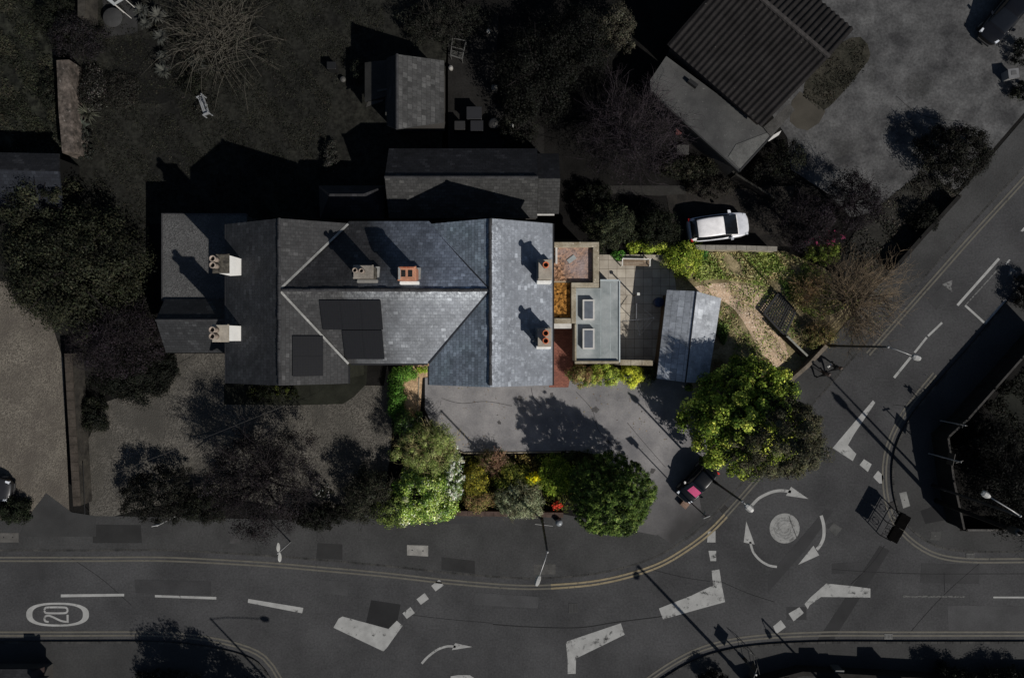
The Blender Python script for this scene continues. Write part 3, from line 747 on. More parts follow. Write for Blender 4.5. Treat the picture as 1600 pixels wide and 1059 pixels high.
bk.inputs['Color1'].default_value = (*C(150, 92, 68), 1); bk.inputs['Color2'].default_value = (*C(140, 70, 46), 1); bk.inputs['Mortar'].default_value = (*C(150, 128, 108), 1)
cx = N(nt, 'ShaderNodeVectorMath', operation='MULTIPLY_ADD'); cx.inputs[1].default_value = (0.7, 0.7, 0); 
ps = pos(nt); sx = N(nt, 'ShaderNodeSeparateXYZ'); nt.links.new(ps, sx.inputs[0]); ad = N(nt, 'ShaderNodeMath', operation='ADD'); nt.links.new(sx.outputs[0], ad.inputs[0]); nt.links.new(sx.outputs[1], ad.inputs[1])
cb = N(nt, 'ShaderNodeCombineXYZ'); nt.links.new(ad.outputs[0], cb.inputs[0]); nt.links.new(sx.outputs[2], cb.inputs[1]); nt.links.new(cb.outputs[0], bk.inputs['Vector'])
nt.links.new(bk.outputs['Color'], b.inputs['Base Color']); b.inputs['Roughness'].default_value = 0.9

house = thing('house', 'large slate-roofed house with three ranges, solar panels and tall chimneys', 'house', (-7.7, 2.2, 0.1))
ZR = 7.7
xa, xr, xb = -17.95, -13.9, -10.2           # west range: eave, ridge, eave
ze_w, ze_e = 5.62, 5.95
yn, ys = 7.2, -2.78
mid_n, mid_r, mid_s, ze_m = 7.38, 2.92, -1.54, 5.7
xc, xR, xd = -5.2, -1.30, 2.53              # east range
ze_r = 5.85
T = 0.14
def slope(name, pts, mat, t=T): return MB().slab(pts, t).build(name, mat, house)
# west range
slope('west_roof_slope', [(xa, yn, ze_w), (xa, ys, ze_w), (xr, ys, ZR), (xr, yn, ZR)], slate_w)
jn, js = (xb, mid_n - 0.0, ze_e), (xb, mid_s, ze_e)
zb_at = lambda x: ze_e + (xb - x) / (xb - xr) * (ZR - ze_e)
slope('west_roof_slope', [(xb, ys, ze_e), (xb, mid_s + 0.02, ze_e), (xr, mid_r, ZR), (xr, ys, ZR)], slate_main)
slope('west_roof_slope', [(xb, yn, ze_e), (xr, yn, ZR), (xr, mid_r, ZR)], slate_main)
# middle range
slope('middle_roof_slope', [(xb, mid_s, ze_m), (xc, mid_s, ze_m), (xR, mid_r, ZR), (xr, mid_r, ZR)], slate_main)
slope('middle_roof_slope', [(xc, mid_n, ze_m), (xb, mid_n, ze_m), (xr, mid_r, ZR), (xR, mid_r, ZR)], slate_n)
# east range
slope('east_roof_slope', [(xd, ys - 0.1, ze_r), (xd, yn, ze_r), (xR, yn, ZR), (xR, ys - 0.1, ZR)], slate_e)
slope('east_roof_slope', [(xc, mid_s, ze_m), (xc, ys - 0.1, ze_m), (xR, ys - 0.1, ZR), (xR, mid_r, ZR)], slate_b)
slope('east_roof_slope', [(xc, yn, ze_m), (xc, mid_n - 0.2, ze_m), (xR, mid_r, ZR), (xR, yn, ZR)], slate_b)
# ridges, valleys
rg = MB()
def ridge_run(a, b_):
    a, b_ = Vector(a), Vector(b_); n = int((b_ - a).length / .42)
    for k in range(n):                       # one half-round tile after another, none quite in line
        p, q = a.lerp(b_, k / n), a.lerp(b_, (k + .97) / n); j = Vector((random.gauss(0, .012), random.gauss(0, .012), random.gauss(0, .012)))
        rg.tube([p + j, q + j * .5], .105 + random.gauss(0, .006), 8)
for x in (xr, xR): ridge_run((x, yn, ZR), (x, ys, ZR))
ridge_run((xr + .15, mid_r, ZR), (xR - .15, mid_r, ZR))
rg.build('ridge_tiles', lead_m, house)
def strip(a, b_, w, mat, name='valley_lead', lift=0.035):
    a, b_ = Vector(a), Vector(b_); d = (b_ - a); n = Vector((-d.y, d.x, 0)).normalized() * w / 2; up = Vector((0, 0, lift))
    c0 = [a - n, b_ - n, b_ + n, a + n]
    mb = MB(); mb.add([tuple(p + up) for p in c0] + [tuple(p + up * 0.2) for p in c0], [(0, 1, 2, 3), (0, 4, 5, 1), (1, 5, 6, 2), (2, 6, 7, 3), (3, 7, 4, 0)])
    return mb.build(name, mat, house)
strip((xr + .08, mid_r + .1, ZR - .05), (xb, yn - .05, ze_e + .03), 0.13, lead_w)
strip((xr + .08, mid_r - .1, ZR - .05), (xb + .02, mid_s, ze_e + .03), 0.13, lead_w)
strip((xR - .08, mid_r + .1, ZR - .05), (xc, yn - .05, ze_m + .05), 0.09, lead_d)
strip((xR - .08, mid_r - .1, ZR - .05), (xc, mid_s, ze_m + .05), 0.09, lead_d)
# walls with openings
wl_ = MB()
MB().box(xa + .3, ys + .25, 0, xb - .3, yn - .25, 5.5).build('wall', surf('dark_green_wall', C(44, 45, 38), .95, .3, 1, 8, .4), house)  # west range wall coloured darker than the other house walls
wl_.box(xc + .3, ys + .15, 0, xd - .3, yn - .25, 5.6)
wl_.box(xb - .3, mid_s + .3, 0, xc + .3, mid_n - .45, 5.55)
def gable(x0, xm, x1, y0, y1, z0, z1): wl_.add([(x0, y0, z0), (x1, y0, z0), (xm, y0, z1), (x0, y1, z0), (x1, y1, z0), (xm, y1, z1)], [(0, 1, 2), (5, 4, 3), (0, 3, 4, 1)])
for y in (ys + .25, yn - .5): gable(xa + .3, xr, xb - .3, y, y + .25, 5.5, ZR - .16); gable(xc + .3, xR, xd - .3, y - .1, y + .15, 5.6, ZR - .16)
wl_.build('wall', render_wall, house)
for bx_ in ((xa - .1, ys, ze_w - .14, xa - .005, yn, ze_w - .02), (xd + .005, ys - .1, ze_r - .14, xd + .1, yn, ze_r - .02), (xb + .1, mid_s - .1, ze_m - .14, xc - .1, mid_s - .005, ze_m - .02),
            (xb + .005, ys, ze_e - .14, xb + .09, mid_s - .15, ze_e - .02), (xc - .09, ys - .1, ze_m - .14, xc - .005, mid_s - .15, ze_m - .02)):
    MB().box(*bx_).build('gutter', gutter_m, house)
def window(x0, x1, z0, z1, y, parent=house):
    f = MB(); f.box(x0, y - .06, z0, x1, y - .004, z1); fo = f.build('window', frame_w, parent)
    g_ = MB(); mx = (x0 + x1) / 2
    for a, b_ in ((x0 + .07, mx - .03), (mx + .03, x1 - .07)): g_.box(a, y - .075, z0 + .07, b_, y - .062, z1 - .07)
    g2 = g_.build('pane', glass, fo, org=parent['org'])
for z in (1.0, 3.6):
    for x in (-16.6, -13.2): window(x, x + 1.3, z, z + 1.5, ys + .25)
    for x in (-8.9, -7.0): window(x, x + 1.1, z, z + 1.5, mid_s + .3)
    for x in (-4.2, -1.9, 0.4): window(x, x + 1.2, z, z + 1.5, ys + .15)
dr = MB(); dr.box(-7.2, mid_s + .22, 0.1, -6.2, mid_s + .29, 2.2); dr.build('door', plain('dark_door', C(40, 52, 60), 0.4), house)

# chimneys
def chimney(cx0, cy0, w, d, zb, zt, mat, pots, cap=None, flash=None, potmat=None, potr=0.15, poth=0.5, flue=False):
    m = MB(); m.box(cx0 - w / 2, cy0 - d / 2, zb, cx0 + w / 2, cy0 + d / 2, zt - .18)
    ch = m.build('chimney', mat, house)
    c_ = MB(); c_.box(cx0 - w / 2 - .06, cy0 - d / 2 - .06, zt - .18, cx0 + w / 2 + .06, cy0 + d / 2 + .06, zt - .06)
    c_.box(cx0 - w / 2 - .02, cy0 - d / 2 - .02, zt - .06, cx0 + w / 2 + .02, cy0 + d / 2 + .02, zt)
    c_.build('chimney_cap', cap or mat, ch, org=house['org'])
    if flash:
        f = MB(); f.box(cx0 - w / 2 - .12, cy0 - d / 2 - .12, zb, cx0 + w / 2 + .12, cy0 + d / 2 + .12, flash)
        f.build('flashing', lead_w, ch, org=house['org'])
    for dx, dy in pots:
        p = MB(); x, y = cx0 + dx, cy0 + dy; r_ = potr
        p.lathe((x, y), [(r_ * 1.05, zt - .02), (r_ * .92, zt + poth * .5), (r_ * .9, zt + poth * .8), (r_ * 1.12, zt + poth * .84), (r_ * 1.12, zt + poth), (r_ * .8, zt + poth), (r_ * .78, zt + poth - .2)], 16)
        p.build('chimney_pot', potmat, ch, True, org=house['org'])
        h = MB(); h.lathe((x, y), [(r_ * .775, zt + poth - .25), (r_ * .775, zt + poth - .16)], 12); h.build('flue', plain('soot', (0.004, 0.004, 0.004), 0.9), ch, org=house['org'])
white_r = surf('white_chimney_render', C(225, 224, 220), 0.85, 0.06, 1.2, 16, 0.06)
grim = surf('sooty_stone', C(92, 88, 80), 0.92, 0.4, 3, 10, 0.4, second=C(44, 42, 40))
pale_cap = surf('pale_mortar_cap', C(150, 143, 132), 0.92, 0.2, 2, 12, 0.2)
potm = surf('buff_clay_pot', C(140, 128, 118), 0.85, 0.15, 2, 16, 0.15)
terr = surf('terracotta_pot', C(190, 108, 74), 0.85, 0.2, 3, 14, 0.2)
brown = surf('weathered_brick_stack', C(124, 112, 98), 0.92, 0.35, 3, 10, 0.35, second=C(84, 78, 68))
p1 = P(344, 411.5, 8.3); p2 = P(343.5, 520.5, 8.3)
chimney(p1[0], p1[1], 0.84, 1.02, 5.0, 8.3, white_r, [(-.2, .22), (-.2, -.16)], grim, None, potm, 0.17, 0.62)
chimney(p2[0], p2[1], 0.84, 0.92, 5.0, 8.3, white_r, [(-.2, .2), (-.2, -.18)], pale_cap, None, potm, 0.17, 0.62)
p3 = P(567, 424.5, 8.9); chimney(p3[0], p3[1], 1.05, 0.68, 6.0, 8.9, grim, [(.0, .02), (-.38, .05)], surf('pale_stone_cap', C(126, 120, 112), .92, .3, 2, 12, .3), 7.35, potm, 0.13, 0.45)
p4 = P(635.5, 427, 8.9); chimney(p4[0], p4[1], 0.95, 0.72, 6.0, 8.9, brick_red, [], surf('orange_brick_cap', C(172, 124, 100), .9, .3, 3, 14, .3), 7.4)
fl = MB()
for dx in (-.2, .2): fl.box(p4[0] + dx - .13, p4[1] - .2, 8.88, p4[0] + dx + .13, p4[1] + .2, 8.905)
fl2 = MB(); fl2.box(p4[0] - .49, p4[1] - .35, 8.906, p4[0] - .36, p4[1] + .35, 8.93); fl2.build('mortar_edge', lead_w, house)
fl.build('flue_opening', plain('flue_dark', (0.004, 0.004, 0.004), .9), house)
fl = MB(); fl.box(p4[0] - .42, p4[1] + .3, 8.905, p4[0] + .42, p4[1] + .37, 8.96); fl.build('cap_brick', brick_red, house)
p5 = P(852, 420, 8.25); chimney(p5[0], p5[1], 0.72, 1.1, 5.2, 8.0, brown, [(.02, .22)], pale_cap, 6.65, terr, 0.17, 0.5)
p6 = P(851, 527, 8.25); chimney(p6[0], p6[1], 0.72, 1.0, 5.2, 8.0, brown, [(.05, .25), (.05, -.2)], pale_cap, 6.65, terr, 0.17, 0.5)
for (cx_, cy_, w_, d_, z0_, z1_) in ((p5[0], p5[1], .72, 1.1, 5.6, 6.95), (p6[0], p6[1], .72, 1.0, 5.6, 6.95), (p4[0], p4[1], .95, .72, 7.0, 8.0), (p3[0], p3[1], 1.05, .68, 7.0, 7.75)):
    f_ = MB(); f_.bev(cx_ - w_ / 2 - .1, cy_ - d_ / 2 - .2, z0_, cx_ + w_ / 2 + .08, cy_ - d_ / 2 - .002, z1_, .03)
    f_.build('lime_fillet', surf('white_lime_fillet', C(214, 214, 210) if cx_ > -8.3 else C(120, 118, 114), .85, .12, 2, 9, .15), house)
# a stepped lead apron round the lower east chimney
fl = MB(); 
for k in range(5): fl.obox((p6[0] - .5 - .12 * k, p6[1] - .25 + .17 * k), (1, -0.55), .16, .05, 6.62 + .06 * k, 6.74 + .06 * k)
fl.build('stepped_flashing', lead_w, house)
# solar panels
sp_m, nt, b = new_mat('solar_panel_surface')
uvn = N(nt, 'ShaderNodeUVMap'); bk = N(nt, 'ShaderNodeTexBrick'); bk.offset = 0.0
for k, v in (('Scale', 1.0), ('Brick Width', 0.158), ('Row Height', 0.158), ('Mortar Size', 0.004)): bk.inputs[k].default_value = v
for k, v in (('Color1', 0.0125), ('Color2', 0.0115), ('Mortar', 0.02)): bk.inputs[k].default_value = (v, v, v * 1.08, 1)
nt.links.new(uvn.outputs[0], bk.inputs['Vector']); nt.links.new(bk.outputs['Color'], b.inputs['Base Color']); b.inputs['Roughness'].default_value = 0.3; b.inputs['Specular IOR Level'].default_value = 0.25
sp_f = plain('panel_edge', (0.02, 0.02, 0.022), 0.4)
def panels(org, u, v, nu, nv, pw, ph, gap=0.008, skip=()):
    u, v = Vector(u).normalized(), Vector(v).normalized(); n = u.cross(v); o = Vector(org) + n * 0.1
    for i in range(nu):
        for j in range(nv):
            if (i, j) in skip: continue
            a = o + u * (i * (pw + gap)) + v * (j * (ph + gap))
            q = [a, a + u * pw, a + u * pw + v * ph, a + v * ph]
            mb = MB(); mb.slab([tuple(p) for p in q], 0.05)
            p_ = mb.build('solar_panel', sp_m, house)
s_ = (ZR - ze_m) / (mid_r - mid_s)
zs = lambda y: ze_m + (y - mid_s) * s_
def on_s(px, py):       # point on the middle south slope seen at a pixel
    z = 6.8
    for _ in range(12): z = zs(P(px, py, z)[1])
    return P(px, py, z)
a = on_s(505, 514); e = on_s(600, 514); t_ = on_s(505, 468)
lu = (Vector(e) - Vector(a)).length; lv = (Vector(t_) - Vector(a)).length
panels(a, (1, 0, 0), (0, 1, s_), 3, 1, lu / 3 - .02, lv - .02)
a = on_s(540, 560); e = on_s(602, 560); t_ = on_s(540, 515)
panels(a, (1, 0, 0), (0, 1, s_), 2, 1, (Vector(e) - Vector(a)).length / 2 - .02, (Vector(t_) - Vector(a)).length - .02)
s2 = (ZR - ze_e) / (xb - xr)
def on_e(px, py):
    z = 6.8
    for _ in range(12): z = ze_e + (xb - P(px, py, z)[0]) * s2
    return P(px, py, z)
a = on_e(457, 587); e = on_e(504, 587); t_ = on_e(457, 523)
panels(e, (0, 1, 0), (-1, 0, s2), 2, 1, (Vector(t_) - Vector(a)).length / 2 - .02, (Vector(e) - Vector(a)).length)
# west side wing: flat roof and a little pitched roof
gravel_roof = gravel('roof_chippings', C(86, 86, 86), 14, 0.5, C(74, 74, 74))
q = [P(255, 335, 3.2), P(355, 335, 3.2), P(355, 470, 3.2), P(253, 470, 3.2)]
x0, x1 = q[3][0] + .05, xa + .35; y1, y0 = q[0][1], q[2][1]
MB().box(x0, y0, 3.05, x1, y1, 3.2).build('flat_roof', gravel_roof, house)
e_ = MB(); e_.box(x0 - .06, y0, 3.0, x0 - .002, y1 + .06, 3.25); e_.box(x0, y1 + .002, 3.0, x1, y1 + .06, 3.25); e_.build('roof_edge', lead_m, house)
yr_, zr_ = P(0, 500, 4.5)[1], 4.5
yN, yS = P(0, 467, 3.35)[1], P(0, 551, 3.2)[1]
xl = P(247, 0, 4.2)[0]
roofw = slate('tile_wing', C(58, 59, 61, .8), .3, .2, .15, .15)
slope('wing_roof_slope', [(xl, yS, 3.2), (xa + .3, yS, 3.2), (xa + .3, yr_, zr_), (xl, yr_, zr_)], roofw)
slope('wing_roof_slope', [(xa + .3, yN, 3.35), (xl, yN, 3.35), (xl, yr_, zr_), (xa + .3, yr_, zr_)], roofw)
MB().tube([(xl, yr_, zr_), (xa + .2, yr_, zr_)], .08).build('ridge_tiles', lead_m, house)
w_ = MB(); w_.box(x0 + .1, y0 + .05, 0, xa + .3, y1 - .05, 3.04); w_.box(xl + .2, yS + .2, 0, xa + .3, yN - .02, 3.06)
w_.build('wing_wall', dark_wall, house)
# east extension: three flat roofs inside stone parapets, two rooflights
moss = gravel('mossy_roof_gravel', C(128, 98, 76), 8, 0.85, C(146, 132, 130))
moss2 = gravel('orange_moss_gravel', C(140, 100, 50), 8, 0.95, C(116, 78, 36))
felt = surf('grey_roof_felt', C(150, 154, 154), 0.85, 0.12, 0.6, 14, 0.08, second=C(112, 119, 120))
seam = surf('felt_seam', C(152, 160, 160), .8, .2, 1.5, 10, .15)
def X(px, z): return P(px, 0, z)[0]
def Y(py, z): return P(0, py, z)[1]
ex = MB(); ex.box(X(866, 3), Y(441, 2.8), 0, X(924, 3), Y(380, 2.8), 2.82); ex.box(X(866, 3), Y(500, 2.8), 0, X(890, 3), Y(441, 2.8) - .004, 2.82)
ex.build('extension_wall', surf('buff_wall', C(150, 138, 118), .9, .15, 1, 14, .15), house)
MB().box(xd - .35, Y(439, 2.85), 2.7, X(925, 2.85), Y(384, 2.85), 2.85).build('moss_roof', moss, house)
MB().box(xd - .35, Y(496, 2.85), 2.7, X(891, 2.85), Y(442, 2.85), 2.853).build('moss_roof', moss2, house)
zc = 3.2
cop = MB()
def cb(px0, py0, px1, py1, z0=2.6, z1=zc): cop.bev(X(px0, z1), Y(py1, z1), z0, X(px1, z1), Y(py0, z1), z1, .02)
cb(866, 378, 936, 386); cb(926.5, 386.3, 936, 441); cb(892.5, 441.3, 936, 449); cb(892.5, 449.3, 900, 505); cb(866, 497, 892, 505)
cop.build('parapet', stone_cop, house)
gr = MB(); zg = 2.95
gr.prism([P(x, y, zg)[:2] for x, y in [(900, 450), (938, 450), (938, 439), (967, 438), (967, 566), (899, 566)]], 2.75, zg); gr.build('felt_roof', felt, house)
sm = MB()
for x_ in (938, 953): sm.box(X(x_, zg), Y(564, zg), zg - .01, X(x_, zg) + .05, Y(442 if x_ > 940 else 451, zg), zg + .006)
sm.box(X(902, zg), Y(506, zg), zg - .01, X(937, zg), Y(505, zg), zg + .005); sm.build('felt_seam', seam, house)
gw = MB(); gw.prism([P(x, y, zg)[:2] for x, y in [(901, 451), (939, 451), (939, 440), (966, 439), (966, 565), (900, 565)]], 0, 2.74); gw.build('extension_wall', render_wall, house)
ed = MB(); ed.box(X(967, 3), Y(566, 3), 2.7, X(967, 3) + .09, Y(438, 3), 3.02); ed.box(X(938, 3), Y(439, 3), 2.7, X(967, 3), Y(436.5, 3), 3.02); ed.build('roof_edge', surf('pale_roof_edge', C(165, 172, 174), .6, .1, 1, 10, .1), house)
se = MB(); se.box(X(898, 3), Y(568, 3), 2.7, X(967, 3), Y(564, 3), 3.16); se.box(X(898, 3), Y(563.8, 3), 2.7, X(900.5, 3), Y(506, 3), 3.12); se.build('parapet', stone_cop, house)
bl = MB(); bl.box(xd + .0, Y(513, 3), 2.4, X(893, 3), Y(505.5, 3), 2.9); bl.build('lintel', frame_w, house)
for cyp in (483, 528.5):
    k = MB(); k.box(X(910.5, 3.3), Y(cyp + 17, 3.3), zg - .02, X(929, 3.3), Y(cyp - 15, 3.3), 3.3)
    sk = k.build('rooflight', frame_w, house)
    k2 = MB(); k2.box(X(913, 3.3), Y(cyp + 14.6, 3.3), 3.28, X(926.5, 3.3), Y(cyp - 12.6, 3.3), 3.306)
    k2.build('pane', plain('rooflight_glass', C(96, 101, 108), 0.08, 0, .8), sk, org=house['org'])
lo = MB(); lo.obox(P(893, 405, 2.86), (1, .75), .3, .15, 2.86, 2.9); lo.build('loose_slate', felt, house)
lo = MB(); lo.box(X(868, 3), Y(412, 3), 2.85, X(871, 3), Y(386.5, 3), 2.98); lo.build('white_pipe', frame_w, house)

# ------------------------------------------------------------------ rear range behind the house
rear = thing('rear_building', 'low slate building with a dark ridge close behind the main house', 'building', (P(725, 285)[0], P(725, 285)[1], 0.1))
def rslope(name, pts, mat, par, t=.12): return MB().slab(pts, t).build(name, mat, par)
xl, xm, xe = X(605, 3.6), X(840, 3.6), X(874, 3.2)
yn_, yr_, ysx = Y(232, 3.0), Y(277, 4.5), Y(341, 3.0)
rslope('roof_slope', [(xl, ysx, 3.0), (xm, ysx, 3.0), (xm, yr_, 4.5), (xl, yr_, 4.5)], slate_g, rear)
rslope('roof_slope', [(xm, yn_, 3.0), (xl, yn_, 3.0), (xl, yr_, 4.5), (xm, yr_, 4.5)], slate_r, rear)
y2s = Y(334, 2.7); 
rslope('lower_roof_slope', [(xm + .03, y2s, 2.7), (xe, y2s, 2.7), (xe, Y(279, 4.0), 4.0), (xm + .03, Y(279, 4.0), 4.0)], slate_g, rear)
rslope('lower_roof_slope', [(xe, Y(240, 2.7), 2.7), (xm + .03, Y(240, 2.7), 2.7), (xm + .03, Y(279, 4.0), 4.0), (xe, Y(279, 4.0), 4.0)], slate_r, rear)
rw = MB(); rw.box(xl + .2, ysx + .25, 0, xm - .02, yn_ - .25, 2.86); rw.box(xm, y2s + .25, 0, xe - .2, Y(240, 2.7) - .25, 2.58)
for x in (xl + .2, xm - .3): rw.add([(x, ysx + .25, 2.86), (x, yn_ - .25, 2.86), (x, yr_, 4.36), (x + .25, ysx + .25, 2.86), (x + .25, yn_ - .25, 2.86), (x + .25, yr_, 4.36)], [(0, 1, 2), (5, 4, 3), (0, 3, 4, 1)])
rw.build('wall', dark_wall, rear)
MB().tube([(xl, yr_, 4.52), (xm, yr_, 4.52)], .09).build('ridge_tiles', lead_m, rear)
MB().box(xm, y2s - .1, 2.55, xe - .3, y2s - .01, 2.68).build('gutter', frame_w, rear)
# small slate lean-to left of it, in the shade
lt = thing('lean_to', 'small dark hipped slate shed in shade behind the house', 'shed', (P(552, 325)[0], P(552, 325)[1], 0.1))
a0, a1, c0, c1 = P(500, 342, 2.6), P(600, 342, 2.6), P(515, 303, 3.6), P(568, 303, 3.6)
rslope('roof_slope', [a0, a1, c1, c0], slate_r, lt); rslope('roof_slope', [a1, P(602, 290, 2.6), c1], slate_r, lt)
rslope('roof_slope', [P(602, 290, 2.6), P(498, 290, 2.6), c0, c1], slate_r, lt); rslope('roof_slope', [P(498, 290, 2.6), a0, c0], slate_r, lt)
MB().box(a0[0] + .2, a0[1] + .2, 0, a1[0] - .2, Y(290, 2.6) - .2, 2.5).build('wall', dark_wall, lt)
# barn
barn = thing('barn', 'old barn with patchy pale slates on its sunny roof slope', 'barn', (P(640, 150)[0], P(640, 150)[1], 0.1))
rslope('roof_slope', [P(694, 191, 2.6), P(694, 95, 2.6), P(620, 85, 4.6), P(620, 202, 4.6)], slate_barn, barn)
rslope('roof_slope', [P(604, 91, 2.8), P(604, 196, 2.8), P(620, 202, 4.6), P(620, 85, 4.6)], slate_r, barn)
MB().tube([P(620.5, 85, 4.62), P(620.5, 202, 4.62)], .1).build('ridge_tiles', lead_m, barn)
bw = MB(); bx0, bx1, by0, by1 = X(608, 2.7), X(690, 2.6), Y(188, 2.6), Y(98, 2.6)
bw.box(bx0, by0, 0, bx1, by1, 2.45); bw.build('wall', dark_wall, barn)
rslope('lean_to_roof', [P(570, 160, 2.2), P(604, 150, 2.6), P(604, 94, 2.6), P(570, 98, 2.2)], surf('corrugated_dull', C(46, 46, 45), .8, .25, 1, 10, .2), barn, .06)
rslope('rafter', [P(589, 143.5, 2.62), P(605, 140.5, 2.66), P(605, 137.5, 2.66), P(589, 140.5, 2.62)], surf('pale_board', C(74, 73, 70), .8), barn, .08)
rslope('rafter', [P(602, 180, 2.3), P(606, 180, 2.3), P(606, 150, 2.4), P(602, 150, 2.4)], surf('pale_post', C(58, 58, 56), .8), barn, .08)
rslope('rafter', [P(572, 167, 2.3), P(598, 158, 2.3), P(600, 155, 2.3), P(575, 159, 2.3)], surf('pale_sheet', C(62, 61, 59), .8), barn, .05)
# west outbuilding at the left edge
ob = thing('outbuilding', 'blue-grey slate outbuilding at the left edge above the evergreen', 'outbuilding', (P(20, 300)[0], P(20, 300)[1], 0.1))
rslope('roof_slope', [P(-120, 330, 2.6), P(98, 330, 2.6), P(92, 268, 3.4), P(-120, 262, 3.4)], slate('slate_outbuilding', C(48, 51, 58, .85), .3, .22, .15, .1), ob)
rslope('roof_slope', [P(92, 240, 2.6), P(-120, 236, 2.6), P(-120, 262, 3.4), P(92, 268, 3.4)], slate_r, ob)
MB().box(P(-120, 0, 2.6)[0], Y(325, 2.6), 0, X(88, 2.6), Y(246, 2.6), 2.45).build('wall', surf('near_black_wall', C(24, 24, 23), .95), ob)  # plain near-black wall colour

# ------------------------------------------------------------------ shed in the bright garden
shed = thing('shed', 'garden shed with a blue-grey slab-tiled roof beside the patio', 'shed', (P(1072, 528)[0], P(1072, 528)[1], 0.1))
zs_, zr2 = 2.15, 2.85
sh_l = slate('shed_tiles_left', C(148, 153, 160, 1.14), .7, .42, .14, .25, mortar=.3)
sh_r = slate('shed_tiles_right', C(156, 160, 166, 1.08), .7, .42, .12, .4, mortar=.8)
rslope('roof_slope', [P(1042, 453, zs_), P(1026, 591, zs_), P(1071, 597, zr2), P(1088, 455, zr2)], sh_l, shed, .07)
rslope('roof_slope', [P(1106, 599, zs_), P(1127, 466, zs_), P(1088, 455, zr2), P(1071, 597, zr2)], sh_r, shed, .07)
MB().tube([P(1088, 455, zr2), P(1071, 597, zr2)], .05).build('ridge_capping', lead_d, shed)
MB().prism([P(x, y, zs_)[:2] for x, y in [(1046, 459), (1030, 586), (1102, 594), (1122, 470)]], 0.1, zs_ - .12).build('wall', surf('shed_boards', C(96, 82, 66), .9, .25, 2, 12, .2), shed)

# ------------------------------------------------------------------ north-east house with pantiles and a flat garage roof
neh = thing('bungalow', 'dark ridged pantile bungalow with a flat garage roof at the upper right', 'bungalow', (P(1190, 100)[0], P(1190, 100)[1], 0.1))
pan_dark = surf('dark_pantile', C(41, 39, 39, .85), .85, .3, 1.2, 11, .3, speck=(C(92, 90, 86), 5, .74))
ridge_p = surf('pale_ridge', C(70, 67, 66), .9, .3, 2, 10, .3)
def pantile(e0, e1, r0, r1, rows):
    """Ribs that run from eave edge e0-e1 up to ridge r0-r1, as one modelled sheet."""
    e0, e1, r0, r1 = map(Vector, (e0, e1, r0, r1)); mb = MB()
    n_ = (e1 - e0).cross(r0 - e0).normalized()
    if n_.z < 0: n_ = -n_
    prof = [(0, 0), (.2, .02), (.4, .06), (.55, .075), (.7, .06), (.85, .02)]
    cs = []
    for i in range(rows):
        for u, h in prof: cs.append(((i + u) / rows, h))
    cs.append((1, 0))
    K = 14
    for k in range(K + 1):
        t = k / K
        for u, h in cs:
            p = e0.lerp(e1, u).lerp(r0.lerp(r1, u), t) + n_ * (h * 1.25 + .01)
            mb.v.append(tuple(p))
    m = len(cs)
    for k in range(K):
        for i in range(m - 1): mb.f.append((k * m + i, k * m + i + 1, (k + 1) * m + i + 1, (k + 1) * m + i))
    return mb
ze, zrd = 3.4, 5.4
A, B_ = P(1042, 70, ze), P(1190, 198, ze)
R1 = Vector(P(1295, 90, zrd)); dirn = (Vector(P(1188, -2, zrd)) - R1); R0 = R1 + dirn * 1.55
off = Vector(A) - Vector(B_)
A2 = Vector(B_) + dirn * 1.55 * (Vector(B_) - Vector(A)).length / (Vector(B_) - Vector(A)).length
A0 = Vector(B_) + (Vector(A) - Vector(B_)) * 1.0
R0 = R1 + dirn.normalized() * (Vector(A) - Vector(B_)).length
pantile(A, B_, R0, R1, 22).build('pantile_roof', pan_dark, neh, True)
up = R1 + (R1 - Vector(B_)) * Vector((1, 1, 0)) if False else None
E2 = Vector((R1.x + (R1.x - B_[0]) * .62, R1.y + (R1.y - B_[1]) * .62, ze + .76)); E2b = E2 + (R0 - R1)
pantile(E2, E2b, R1, R0, 22).build('pantile_roof', pan_dark, neh, True)
MB().tube([tuple(R0 + Vector((0, 0, .06))), tuple(R1 + Vector((0, 0, .06)))], .15, 8).build('ridge_tiles', ridge_p, neh)
def shrink(pts, k=.93):
    c = Vector((sum(p[0] for p in pts) / len(pts), sum(p[1] for p in pts) / len(pts)))
    return [tuple(c + (Vector(p[:2]) - c) * k) for p in pts]
hw = MB(); hw.prism(shrink([A, B_, E2, E2b], .94), 0, 3.2)
c_ = shrink([A, B_, E2, E2b], .94)
hw.add([(*c_[1], 3.2), (*c_[2], 3.2), (R1.x - .1, R1.y + .3, zrd - .2), (*c_[0], 3.2), (*c_[3], 3.2), (R0.x + .2, R0.y - .2, zrd - .2)], [(0, 1, 2), (5, 4, 3), (0, 2, 5, 3), (1, 4, 5, 2)])
hw.build('wall', surf('bungalow_brick', C(72, 64, 60), .9, .2, 2, 14, .2), neh)
zf = 2.6
fr = [(1041, 88), (1016, 125), (1016, 141), (1155, 266), (1205, 212), (1212, 195), (1192, 200)]
MB().prism([P(x, y, zf)[:2] for x, y in fr], 2.42, zf).build('flat_roof', surf('garage_felt', C(80, 80, 79), .9, .2, .6, 16, .22, second=C(66, 66, 66), speck=(C(110, 110, 108), 8, .7)), neh)
MB().prism(shrink([P(x, y, zf)[:2] for x, y in fr], .95), 0, 2.41).build('garage_wall', dark_wall, neh)
eg = MB(); eg.ribbon([P(1016, 141, zf + .03)[:2], P(1155, 266, zf + .03)[:2], P(1207, 210, zf + .03)[:2]], .1, zf + .05); 
for o_ in (1,): pass
eg2 = MB()
for a_, b_ in (((1014, 142), (1155, 268)), ((1155, 268), (1207, 211))):
    a3, b3 = Vector(P(*a_, zf)), Vector(P(*b_, zf)); d_ = (b3 - a3); c3 = (a3 + b3) / 2
    eg2.obox((c3.x, c3.y), (d_.x, d_.y), d_.length / 2, .05, 2.38, zf + .06)
